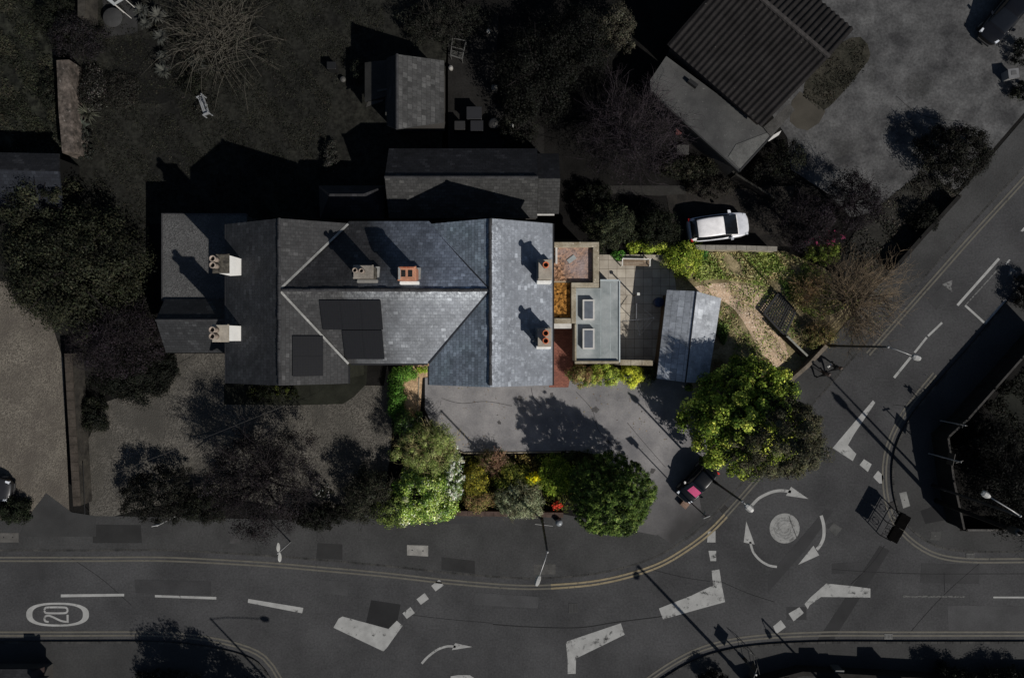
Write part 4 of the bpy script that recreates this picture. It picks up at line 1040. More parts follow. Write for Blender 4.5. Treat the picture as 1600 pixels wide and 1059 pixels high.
eg2.build('roof_edge', plain('dark_fascia', C(38, 38, 38), .6), neh)
cp = MB(); cp.prism([P(x, y, 2.3)[:2] for x, y in [(1198, 217), (1221, 204), (1217, 211), (1201, 221)]], 2.2, 2.3); cp.build('door_canopy', plain('white_canopy', C(190, 188, 184), .5), neh)
st = MB(); st.prism([P(x, y, zf + .02)[:2] for x, y in [(1138, 245), (1150, 226), (1205, 205), (1204, 212), (1156, 264)]], zf + .004, zf + .03); st.build('roof_patch', surf('pale_felt_patch', C(96, 96, 94), .9, .3, 1.2, 12, .3), neh)
vt = MB(); vt.obox(P(1083, 130, 2.9), (1, -.75), .35, .12, zf, 2.95); vt.build('roof_vent', plain('vent_black', (.006, .006, .006), .6), neh)

MB().prism([P(x, y, zf + .1)[:2] for x, y in [(1193, 199), (1205, 214), (1242, 172), (1234, 162)]], 2.5, zf + .1).build('porch_roof', surf('porch_chippings', C(74, 73, 71), .92, .3, 1.2, 14, .4), neh)
# ------------------------------------------------------------------ walls and fences
def wall_run(name, label, cat, pts, th, h, mat, cap=None, capw=None, z=0.1, group=None, px=True):
    w = [P(x, y, h)[:2] for x, y in pts] if px else pts
    t = thing(name, label, cat, (w[0][0], w[0][1], z), group)
    L, R = offset(w, th / 2), offset(w, -th / 2)
    MB().prism(L + R[::-1], 0, h).build('masonry' if 'wall' in name else 'boards', mat, t)
    if cap:
        L, R = offset(w, (capw or th + .08) / 2), offset(w, -(capw or th + .08) / 2)
        mb = MB(); n = len(w)
        for i in range(n - 1):
            a, b_, c_, d = map(Vector, (L[i], L[i + 1], R[i + 1], R[i])); m = max(1, int((b_ - a).length / .6))
            for k in range(m):
                s, e = (k + .015) / m, (k + .985) / m
                mb.prism([tuple(a.lerp(b_, s)), tuple(a.lerp(b_, e)), tuple(d.lerp(c_, e)), tuple(d.lerp(c_, s))], h + .002, h + .07)
        mb.build('coping', cap, t)
    return t
old_brick = surf('old_garden_brick', C(84, 76, 70), .95, .3, 1.1, 7, .35, second=C(58, 53, 50))
old_brick2 = surf('mossy_old_brick', C(64, 61, 56), .95, .35, 1.1, 7, .35, second=C(44, 42, 40))
wall_run('garden_wall', 'wide old brick garden wall running up the left lawn, bare on top', 'wall', [(107, 238), (104, 205), (101, 170), (99.5, 130), (98, 94)], .86, 1.7, surf('worn_wall_top', C(94, 86, 80), .95, .4, 1.6, 4.5, .6, second=C(58, 54, 50), speck=(C(120, 114, 108), 5, .66)))
wall_run('garden_wall', 'short crumbling brick wall stub at the top left behind the white awning', 'wall', [(127, 26), (127, -30)], .5, 1.6, old_brick2)
wall_run('boundary_wall', 'long brick boundary wall between the two gravel drives', 'wall', [(107, 552), (112, 640), (121, 790)], .42, 1.45, old_brick2, surf('brick_coping', C(72, 66, 60), .95, .3, 1.5, 8, .3), .5)
wall_run('parking_wall', 'pale stone wall below the white hatchback', 'wall', [(1086, 386.5), (1150, 387), (1214, 389)], .26, 1.3, stone_cop, surf('pale_stone_cap2', C(128, 124, 116), .92, .25, 1.4, 12, .25), .32)
wall_run('patio_wall', 'stone-topped wall closing the shaded patio behind the yellow-green shrubs', 'wall', [(968, 566), (1020, 567)], .3, 2.0, render_wall, stone_cop, .36)
wall_run('front_wall', 'low red-brown brick wall along the pavement in front of the flower bed', 'wall', [(690, 801), (880, 804)], .3, .7, surf('front_brick', C(98, 66, 56), .92, .25, 2, 12, .3), surf('front_coping', C(84, 70, 64), .92, .3, 2, 12, .25), .34)
wall_run('gate_wall', 'short mossy brick wall at the driveway mouth under the dark car', 'wall', [(1067, 792), (1106, 746)], .5, .5, surf('drive_brick', C(116, 96, 84), .94, .3, 1.5, 10, .35, second=C(90, 74, 64)), None)
wall_run('east_wall', 'sunlit low brick wall along the pavement below the bare willow', 'wall', [(1232, 598), (1262, 572), (1292, 540)], .26, .9, surf('east_brick', C(104, 96, 86), .94, .3, 1.5, 10, .3), None)
wall_run('bed_edging', 'thin kerb edging of the flower bed along the lower driveway', 'edging', [(664, 650), (690, 698), (726, 708), (900, 706)], .07, .2, stone_cop, None)
wall_run('strip_edging', 'thin straight edging between the sandy strip and the driveway', 'edging', [(655, 590), (652, 660)], .06, .18, stone_cop, None)
fdark = surf('dark_fence_boards', C(42, 40, 38), .92, .3, 1.5, 14, .25)
def fence(name, label, pts, h, capcol, th=.06, posts=True):
    w = [P(x, y, h)[:2] for x, y in pts]
    t = thing(name, label, 'fence', (w[0][0], w[0][1], .1))
    L, R = offset(w, th / 2), offset(w, -th / 2); MB().prism(L + R[::-1], 0.1, h - .05).build('board_panel', fdark, t)
    MB().prism(offset(w, th * 1.1) + offset(w, -th * 1.1)[::-1], h - .048, h).build('top_rail', surf('fence_rail', capcol, .9, .3, 1.4, 9, .3), t)
    if posts:
        d = 0
        for i in range(len(w) - 1):
            a, b_ = Vector(w[i]), Vector(w[i + 1]); n = max(1, int((b_ - a).length / 2.2))
            for k in range(n):
                c = a.lerp(b_, k / n); MB().box(c.x - .06, c.y - .06, 0, c.x + .06, c.y + .06, h + .08).build('post', fdark, t)
    return t
fence('corner_fence', 'tall pale-topped fence bending round the dark corner garden', [(1640, 512), (1513, 655), (1482, 683), (1491, 752), (1507, 827)], 2.0, C(66, 64, 62))
fence('low_fence', 'low pale-railed fence along the right-hand pavement', [(1510, 828), (1577, 828), (1640, 828)], .9, C(92, 90, 88))
fence('trellis_fence', 'dark fence with a pale rail slanting from the lattice panel to the pavement wall', [(1229, 524), (1262, 556)], 1.4, C(128, 128, 120))
fence('forecourt_fence', 'dark fence line below the bungalow garage', [(1015, 148), (1150, 272), (1215, 312)], 1.2, C(50, 49, 46))
fence('road_fence', 'black hedge-side fence beside the north-east pavement', [(1500, 306), (1440, 372), (1398, 420)], 1.1, C(36, 35, 34), .12)
# trellis panel laid on a low frame
ta = thing('garden_trellis', 'black diamond lattice panel on a low frame beside the straw path', 'trellis', P(1217, 490, .1))
cs = [Vector(P(x, y, .55)) for x, y in ((1193, 489), (1217, 457), (1243, 486), (1226, 525))]
black_w = plain('black_timber', (.006, .006, .007), .7)
lat = MB()
for k in range(11):
    t = (k + .5) / 11
    for a, b_, c_, d in ((0, 1, 3, 2), (1, 2, 0, 3)):
        p, q = cs[a].lerp(cs[b_], t), cs[c_].lerp(cs[d], t); z = .55 + (.03 if a else 0); dd = (q - p); cc = (p + q) / 2
        lat.obox((cc.x, cc.y), (dd.x, dd.y), dd.length / 2, .034, z - .02, z)
lat.build('lattice', black_w, ta)
fr_ = MB()
for i in range(4):
    a, b_ = cs[i], cs[(i + 1) % 4]; c = (a + b_) / 2; fr_.obox((c.x, c.y), (b_.x - a.x, b_.y - a.y), (b_ - a).length / 2, .06, .44, .60)
fr_.build('frame', black_w, ta)
for c in cs: MB().box(c.x - .05, c.y - .05, 0, c.x + .05, c.y + .05, .5).build('leg', black_w, ta)
# gate at the end of the boundary wall
mg = thing('farm_gate', 'open ladder-like metal gate standing along the boundary wall', 'gate', P(134, 760, .1))
steel = plain('dull_steel', C(40, 40, 40), .5, .3)
a, b_ = Vector(P(133, 721, .6)), Vector(P(136, 800, .6))
gb = MB()
for u, off_ in ((0, -.16), (0, .16)):
    p, q = a + Vector((off_, 0, .5 if off_ > 0 else 0)), b_ + Vector((off_, 0, .5 if off_ > 0 else 0))
    gb.tube([p, q], .028, 6)
gb.build('rail', steel, mg)
br_ = MB()
for k in range(5):
    p = a.lerp(b_, k / 4); br_.tube([p + Vector((-.16, 0, 0)), p + Vector((.16, 0, .5))], .022, 6); br_.tube([p + Vector((-.16, 0, 0)), (p.x - .16, p.y, .1)], .022, 6)
br_.build('bar', steel, mg)

# ------------------------------------------------------------------ street lamps, posts
zinc = plain('galvanised_steel', C(150, 150, 150), .45, .4)
pole_d = plain('dark_pole_paint', C(40, 41, 42), .5, .2)
headm = plain('lamp_head_grey', C(150, 150, 148), .45)
def lamp(label, base, h, head, hz=None, dark=True, hl=.6, hw=.26, nm='street_lamp', armr=.028, r=.06):
    """base: road pixel of the foot. head: pixel of the lamp head at height hz."""
    b0 = Vector(P(*base, 0.1)); hz = hz or h + .35
    t = thing(nm, label, 'street lamp', tuple(b0))
    m = pole_d if dark else zinc
    MB().lathe(b0.xy, [(r * 1.9, .1), (r * 1.9, 1.5), (r * 1.35, 1.6), (r * 1.2, h * .6), (r, h)], 10).build('pole', m, t, True)
    MB().lathe(b0.xy, [(r * 1.35, h), (r * 1.3, h + .08), (r * .5, h + .14)], 10).build('pole_cap', zinc, t, True)
    e = Vector(P(*head, hz)); s = Vector((b0.x, b0.y, h + .05))
    MB().tube([s, s.lerp(e, .33) + Vector((0, 0, .12)), s.lerp(e, .7) + Vector((0, 0, .08)), e], armr, 8).build('arm', zinc, t, True)
    d = (e - s); d.z = 0; d.normalize(); n = Vector((-d.y, d.x, 0))
    rings = []
    for u, w_, z0, z1 in ((-.08, .05, -.04, .05), (.02, .6, -.07, .1), (.3, 1.0, -.08, .13), (.75, .95, -.08, .12), (1.0, .6, -.05, .06)):
        c = e + d * (u * hl); rings.append([tuple(c + n * (hw * .5 * w_ * sx) + Vector((0, 0, zz))) for sx, zz in ((-1, z0), (1, z0), (1, z0 * .2), (.55, z1), (-.55, z1), (-1, z0 * .2))])
    hd = MB().loft(rings).build('lamp_head', headm, t)
    c = e + d * hl * .62
    g_ = MB(); g_.obox((c.x, c.y), (d.x, d.y), hl * .28, hw * .4, e.z - .105, e.z - .083); g_.build('diffuser', plain('lamp_diffuser', C(120, 120, 118), .2), hd, org=t['org'])
    return t
lamp('street lamp with dark pole and grey head reaching over the double cover in the pavement', (846, 806), 8.2, (843, 899), 8.3, hl=.62, hw=.3)
lamp('street lamp with dark pole and pale square head beside the big green tree', (1110, 748), 6.7, (1165, 788), 6.8, hl=.6, hw=.42)
lamp('street lamp leaning its arm over the road by the bare willow', (1291, 540), 8.0, (1426, 556), 8.2, hl=.5, hw=.36)
lamp('street lamp among the dark corner garden trees with a bright white head', (1457, 758), 8.4, (1546, 776), 8.3, hl=.5, hw=.38, armr=.035)
lamp('street lamp below the picture edge whose long shadow crosses the lower road', (1166, 1062), 8.7, (1244, 1190), 8.8, hl=.5, hw=.4, r=.09)
lamp('street lamp below the picture edge whose shadow falls by the lower left road', (489, 1136), 8.3, (520, 1262), 8.4, hl=.55, hw=.34)
lamp('street lamp out of frame casting the short pole shadow by the fallen arrow square', (1276, 1056), 4.3, (1330, 1126), 4.4, hl=.6, hw=.3)
def sign_plate(t, c, d, w_, h_, col, nm='sign_plate', th=.03):
    d = Vector((d[0], d[1], 0)).normalized()
    mb = MB(); mb.obox((c[0], c[1]), (d.x, d.y), w_ / 2, th / 2, c[2] - h_ / 2, c[2] + h_ / 2)
    return mb.build(nm, plain(nm + '_paint', col, .5), t)
def post_sign(label, base, h, plates, nm='sign_post', r=.04, mat=None, cat='sign'):
    b0 = Vector(P(*base, .1)); t = thing(nm, label, cat, tuple(b0))
    MB().lathe(b0.xy, [(r * 1.5, .1), (r * 1.5, .2), (r, .24), (r, h), (r * .6, h + .03)], 10).build('post', mat or zinc, t, True)
    for z, d, w_, h_, col, off_ in plates: sign_plate(t, (b0.x + off_[0], b0.y + off_[1], z), d, w_, h_, col)
    return t
W_ = C(190, 190, 186)
def disc_sign(label, base, h, dirs):
    b0 = Vector(P(*base, .1)); t = thing('road_sign', label, 'sign', tuple(b0))
    MB().lathe(b0.xy, [(.06, .1), (.045, .3), (.04, h + .1)], 10).build('post', zinc, t, True)
    for (dx, dy) in dirs:
        d = Vector((dx, dy, 0)).normalized(); n = Vector((-d.y, d.x, 0)); c = Vector((b0.x, b0.y, h - .2)) + n * .0 + d * .0
        for s in (1, -1):
            c2 = c + n * (.34 * s)
            ring = lambda o, r_: [tuple(c2 + d * o + n * (r_ * math.cos(a)) + Vector((0, 0, r_ * math.sin(a)))) for a in [k * 6.283 / 20 for k in range(20)]]
            MB().loft([ring(-.012, .3), ring(.012, .3)]).build('sign_disc', plain('sign_back', W_, .5), t)
    return t
disc_sign('slim road sign with two white discs below the purple street tree', (454, 846), 2.7, ((1, .15),))
post_sign('slim post with a small pale sign at the driveway corner', (1074, 780), 4.9, [(4.7, (1, .4), .45, .5, C(150, 150, 148), (0, 0)), (4.3, (.3, 1), .35, .3, C(120, 120, 118), (.0, .05))], mat=pole_d)
post_sign('white board on a post among the front hedges', (274, 806), 2.6, [(2.35, (1, .2), .5, .6, W_, (-.1, 0))], nm='board_sign')
post_sign('white pole at the left edge over the clipped bush', (4, 806), 2.6, [(2.4, (1, .25), .7, .08, W_, (0.1, 0))])
post_sign('horizontal name plate on a low post crossing the first lamp', (849, 815), .9, [(.85, (1, -.1), 1.25, .18, C(150, 150, 148), (0, 0))], nm='name_plate')
post_sign('corner garden post, upper of the two pale leaning posts with a finial', (1469, 657), 2.8, [(2.6, (1, -.2), .5, .12, C(56, 56, 54), (0, 0)), (2.4, (.2, 1), .4, .3, C(44, 44, 43), (0, 0))])
post_sign('corner garden post carrying a grey box halfway up', (1451, 708), 3.6, [(2.4, (.2, 1), .8, .7, C(52, 48, 42), (.1, 0)), (3.4, (1, .3), .5, .12, C(80, 78, 74), (0, 0))])
tp = thing('telegraph_pole', 'dark timber pole at the corner pavement casting the thickest shadow', 'pole', P(1462, 782, .1))
b0 = Vector(P(1462, 782, .1)); MB().lathe(b0.xy, [(.16, .1), (.13, 4), (.11, 8.3), (.06, 8.4)], 10).build('shaft', surf('dark_pole_timber', C(34, 32, 30), .9, .3, 2, 14, .2), tp, True)
MB().lathe(b0.xy, [(.2, 7.3), (.24, 7.5), (.24, 8.0), (.16, 8.1)], 10).build('cable_drum', pole_d, tp, True)
# planter railing at the kerb
def rail_thing():
    t = thing('planter_railing', 'black kerb railing carrying two trough planters on top', 'railing', P(1386, 812, .1))
    d = (Vector(P(1396, 796, 0)) - Vector(P(1374, 836, 0))); L = d.length / 2; d.normalize(); n = Vector((-d.y, d.x, 0)); c = Vector(P(1385, 815, 0)); 
    ir = plain('black_iron', (.006, .006, .006), .5)
    for s in (-1, 0, 1):
        p = c + d * (L * s); MB().tube([(p.x, p.y, 0), (p.x, p.y, 1.55)], .035, 8).build('post', ir, t, True)
    for s in (-.5, .5):
        m = c + d * (L * s); r_ = MB()
        for z in (.25, .95, 1.15): r_.tube([tuple(m - d * L * .46 + Vector((0, 0, z))), tuple(m + d * L * .46 + Vector((0, 0, z)))], .025, 6)
        for u in (-.3, -.1, .1, .3): r_.tube([tuple(m + d * L * u + Vector((0, 0, .25))), tuple(m + d * L * u + Vector((0, 0, .95)))], .018, 6)
        cc = m + Vector((0, 0, .6)); r_.tube([tuple(cc + d * (.22 * math.cos(a)) + Vector((0, 0, .22 * math.sin(a)))) for a in [k * .55 for k in range(12)]], .02, 6)
        r_.build('railing_panel', ir, t, True)
        pl = MB(); rings = []
        for z, w_, l_ in ((1.22, .24, .40), (1.62, .33, .48), (1.66, .35, .49)):
            rings.append([tuple(m + d * (L * l_ * sx) + n * (w_ * sy) + Vector((0, 0, z))) for sx, sy in ((-1, -1), (1, -1), (1, 1), (-1, 1))])
        pl.loft(rings); p_ = pl.build('planter', surf('planter_black', (.0022, .002, .002), .9, .3, 3, 15, .3, spec=.02), t)
        hk = MB(); 
        for u in (-.32, .32): hk.tube([tuple(m + d * L * u - n * .2 + Vector((0, 0, 1.6))), tuple(m + d * L * u - n * .42 + Vector((0, 0, 1.55))), tuple(m + d * L * u - n * .42 + Vector((0, 0, 1.2)))], .02, 6)
        hk.tube([tuple(m - d * L * .32 - n * .42 + Vector((0, 0, 1.55))), tuple(m + d * L * .32 - n * .42 + Vector((0, 0, 1.55)))], .02, 6)
        hk.build('bracket', ir, t, True)
rail_thing()
# sign with barrier at the lower road
gs = thing('direction_sign', 'dark square sign panel on a short post at the lower kerb', 'sign', P(1163, 1029, .1))
b0 = Vector(P(1163, 1029, .1)); MB().lathe(b0.xy, [(.12, .1), (.1, .6), (.05, .65), (.045, 2.3)], 8).build('post', pole_d, gs, True)
sign_plate(gs, (b0.x, b0.y, 1.85), (.35, 1), .85, .85, C(34, 34, 34)); MB().lathe((b0.x + .02, b0.y), [(.07, 2.3), (.06, 2.42)], 8).build('post_cap', plain('pale_cap', C(170, 170, 168), .5), gs)
gt = thing('tubular_barrier', 'thin tubular barrier frame beside the dark sign panel', 'barrier', P(1170, 1030, .1))
a, b_ = Vector(P(1178, 1041, 0)), Vector(P(1172, 1014, 0)); tb = MB()
for p in (a, b_): tb.tube([(p.x, p.y, .1), (p.x, p.y, 1.1)], .02, 6)
for z in (.4, 1.1): tb.tube([(a.x, a.y, z), (b_.x, b_.y, z)], .018, 6)
c_ = Vector(P(1157, 1002, 0)); tb.tube([(b_.x, b_.y, 1.1), (c_.x, c_.y, 1.1), (c_.x, c_.y, .1)], .018, 6); tb.tube([(b_.x, b_.y, .4), (c_.x, c_.y, .4)], .016, 6)
tb.build('frame', plain('grey_tube', C(52, 52, 50), .5, .3), gt, True)
# litter bin / bollard
bn = thing('litter_bin', 'round-topped grey litter bin on the pavement by the red flowers', 'bin', P(872, 811, .1))
q = P(872, 811, .1); MB().lathe(q[:2], [(.2, .1), (.23, .15), (.23, .85), (.22, .9)], 20).build('body', plain('bin_dark', C(44, 46, 50), .5), bn, True)
MB().lathe(q[:2], [(.245, .9), (.25, .98), (.22, 1.12), (.13, 1.2), (.02, 1.23)], 20).build('lid', plain('bin_grey_lid', C(120, 124, 128), .35), bn, True)

# ------------------------------------------------------------------ cars
def car(label, cpx, front, L, W, Hh, paint, cat='car', shade=None, nm='parked_car', roofcol=None):
    """cpx: road pixel of the centre; front: direction in photo pixels."""
    c = P(*cpx, .12); t = thing(nm, label, cat, c); t['org'] = (0, 0, 0)
    t.rotation_euler = (0, 0, math.atan2(-front[1], front[0]))
    def st(x, w, z, zb=.28): return x * L, w * W / 2, z * Hh, zb
    S = [st(-.5, .70, .50, .42), st(-.488, .84, .60, .30), st(-.45, .94, .645, .24), st(-.36, .99, .655, .22), st(-.1, 1, .65, .2), st(.12, 1, .635, .2), st(.25, .985, .61, .2), st(.36, .95, .575, .22), st(.43, .86, .53, .24), st(.475, .70, .47, .28), st(.5, .42, .42, .34)]
    rings = []
    for x, w, z, zb in S:
        prof = [(.0, zb), (.86, zb), (.97, zb + .12), (1, zb + (z - zb) * .55), (.985, z - .06), (.93, z - .015), (.75, z + .012), (.4, z + .03), (0, z + .036)]
        pts = [(x, w * u, zz) for u, zz in prof] + [(x, -w * u, zz) for u, zz in prof[-2:0:-1]]
        rings.append(pts)
    body = MB().loft(rings).build('body', paint, t, True)
    m = body.modifiers.new('s', 'SUBSURF'); m.levels = m.render_levels = 2
    # cabin
    cab = [(-.475, .76, .66, .74, .0), (-.44, .80, .66, .66, .80), (-.36, .86, .66, .70, .97), (-.22, .9, .655, .735, 1.0), (-.05, .9, .65, .735, .995), (.03, .9, .645, .71, .96), (.30, .80, .605, .80, .0)]
    cr = []
    for x, wb, zb, wt, zt in cab:
        zb_ = zb * Hh - .02; zt_ = zt * Hh if zt else zb_ + .03
        if not zt: wt = wb * .97
        prof = [(wb, zb_), (wb * .55 + wt * .45, zb_ + (zt_ - zb_) * .5), (wt, zt_ - .05 if zt else zt_ - .01), (wt * .9, zt_ - .005), (wt * .5, zt_ + .015), (0, zt_ + .02)]
        cr.append([(x * L, W / 2 * u, z) for u, z in prof] + [(x * L, -W / 2 * u, z) for u, z in prof[-2::-1]])
    n = len(cr[0]); mb = MB()
    for r_ in cr: mb.v += r_
    for k in range(len(cr) - 1):
        for i in range(n - 1): mb.f.append((k * n + i, (k + 1) * n + i, (k + 1) * n + i + 1, k * n + i + 1))
    cb_ = mb.build('cabin', roofcol or paint, t, True)
    m = cb_.modifiers.new('s', 'SUBSURF'); m.levels = m.render_levels = 2
    def lerp_ring(k, f): return [Vector(a).lerp(Vector(b_), f) for a, b_ in zip(cr[k], cr[k + 1])]
    def glass_patch(name, k0, f0, k1, f1, i0, i1, off_, mat, shrinkw=.0):
        rows = []
        seq = [(k0, f0)] + [(k, 0.0) for k in range(k0 + 1, k1 + (1 if f1 > 0 else 0)) if (k, 0.0) != (k0, f0)] + [(k1, f1)]
        for k, f in seq: rows.append(lerp_ring(k, f)[i0:i1 + 1])
        gb_ = MB(); w_ = len(rows[0])
        for r_ in rows: gb_.v += [tuple(p + Vector(off_)) for p in r_]
        for a in range(len(rows) - 1):
            for i in range(w_ - 1): gb_.f.append((a * w_ + i, (a + 1) * w_ + i, (a + 1) * w_ + i + 1, a * w_ + i + 1))
        return gb_.build(name, mat, t, True)
    cg = plain('car_glass', (.008, .009, .011), .08, 0, .6)
    glass_patch('windscreen', 5, .08, 5, .93, 2, 8, (.012, 0, .02), cg)
    glass_patch('rear_window', 0, .12, 1, .75, 2, 8, (-.012, 0, .022), cg)
    glass_patch('side_window', 1, .5, 5, .5, 0, 2, (0, .018, .004), cg)
    glass_patch('side_window', 1, .5, 5, .5, 8, 10, (0, -.018, .004), cg)
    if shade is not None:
        sh_ = glass_patch('reflection', 5, .25, 5, .85, 3, 6, (.03, 0, .045), shade)  # reflection on the windscreen, painted as a coloured surface
    tyre = plain('tyre_rubber', (.012, .012, .012), .85); rim = plain('alloy_rim', C(130, 130, 132), .35, .6)
    for sx in (-.32, .31):
        for sy in (-1, 1):
            y0 = sy * (W / 2 - .10); R_ = .31
            def ringy(y, r_): return [(sx * L + r_ * math.cos(a), y, R_ - .005 + r_ * math.sin(a)) for a in [q * 6.283 / 20 for q in range(20)]]
            w_ = MB().loft([ringy(y0 - .1, R_ - .03), ringy(y0 - .08, R_), ringy(y0 + .08, R_), ringy(y0 + .1, R_ - .03)]).build('wheel', tyre, t, True)
            MB().loft([ringy(y0 + sy * .1, .2), ringy(y0 + sy * .115, .17)]).build('rim', rim, w_, org=(0, 0, 0))
    for sy in (-1, 1):
        h_ = MB(); x0, y0 = .455 * L, sy * W * .355
        h_.loft([[(x0 - .2, y0 + sy * .05 - .07, .5 * Hh), (x0 - .2, y0 + sy * .05 + .05, .5 * Hh), (x0 - .2, y0 + sy * .05 + .05, .555 * Hh), (x0 - .2, y0 + sy * .05 - .07, .56 * Hh)], [(x0 + .03, y0 - .13, .42 * Hh), (x0 + .03, y0 + .06, .42 * Hh), (x0 + .02, y0 + .05, .5 * Hh), (x0 + .02, y0 - .12, .51 * Hh)]])
        h_.build('headlight', plain('headlight_glass', C(190, 194, 200), .1, 0, .8), t)
        r_ = MB(); r_.bev(-.49 * L, sy * W * .40 - .12, .48 * Hh, -.455 * L, sy * W * .40 + .12, .66 * Hh, .02); r_.build('tail_light', plain('tail_light_red', C(190, 40, 36), .25), t)
        m_ = MB(); m_.loft([[(.155 * L, sy * W * .47, .66 * Hh), (.205 * L, sy * W * .47, .66 * Hh), (.205 * L, sy * W * .47, .70 * Hh), (.155 * L, sy * W * .47, .70 * Hh)], [(.15 * L, sy * W * .585, .66 * Hh), (.19 * L, sy * W * .575, .66 * Hh), (.19 * L, sy * W * .575, .735 * Hh), (.15 * L, sy * W * .585, .735 * Hh)]])
        m_.build('mirror', paint, t)
    bp = MB(); bp.bev(-.515 * L, -W * .30, .3, -.49 * L, W * .30, .44, .02); bp.bev(.485 * L, -W * .28, .26, .507 * L, W * .28, .4, .01); bp.build('bumper_trim', plain('dark_plastic', (.02, .02, .021), .6), t)
    return t
car('white hatchback parked behind the pale stone wall', (1118, 357.5), (92, -12), 4.3, 1.80, 1.5, plain('white_car_paint', C(196, 198, 204), .3, 0, .5, .5), roofcol=plain('white_car_roof', C(226, 224, 224), .35, 0, .5, .4))
car('dark car with a pink sunshade parked at the driveway mouth half under the green tree', (1085, 751), (-41, 47), 3.1, 1.45, 1.42, plain('black_blue_car_paint', (.003, .004, .006), .3, 0, .25, 0), shade=plain('painted_pink_reflection', C(190, 76, 118), .5))
car('black estate car parked in the upper right corner', (1561, 31), (-54, 68), 4.4, 1.8, 1.5, plain('black_car_paint', (.005, .005, .006), .22, 0, .4, .2))
car('dark car nosing in at the left edge beside the clipped bush', (-16, 758), (60, 8), 4.0, 1.72, 1.45, plain('dull_dark_car_paint', C(44, 44, 46), .35, .2, .5, .4))
bin_w = thing('storage_box', 'white plastic storage box near the black estate car', 'box', P(1572, 121, .12))
q = Vector(P(1572, 121, .12)); 
bx = MB(); bx.obox((q.x, q.y), (1, .12), .34, .30, .13, .78); bx.build('body', plain('white_plastic', C(120, 120, 120), .5), bin_w)
bx = MB(); bx.obox((q.x, q.y), (1, .12), .37, .33, .785, .86); bx.build('lid', plain('white_plastic_lid', C(104, 104, 105), .5), bin_w)
bx = MB(); bx.obox((q.x, q.y + .03), (1, .12), .18, .14, .862, .88); bx.build('hatch', plain('lid_outline', C(84, 84, 84), .6), bin_w)

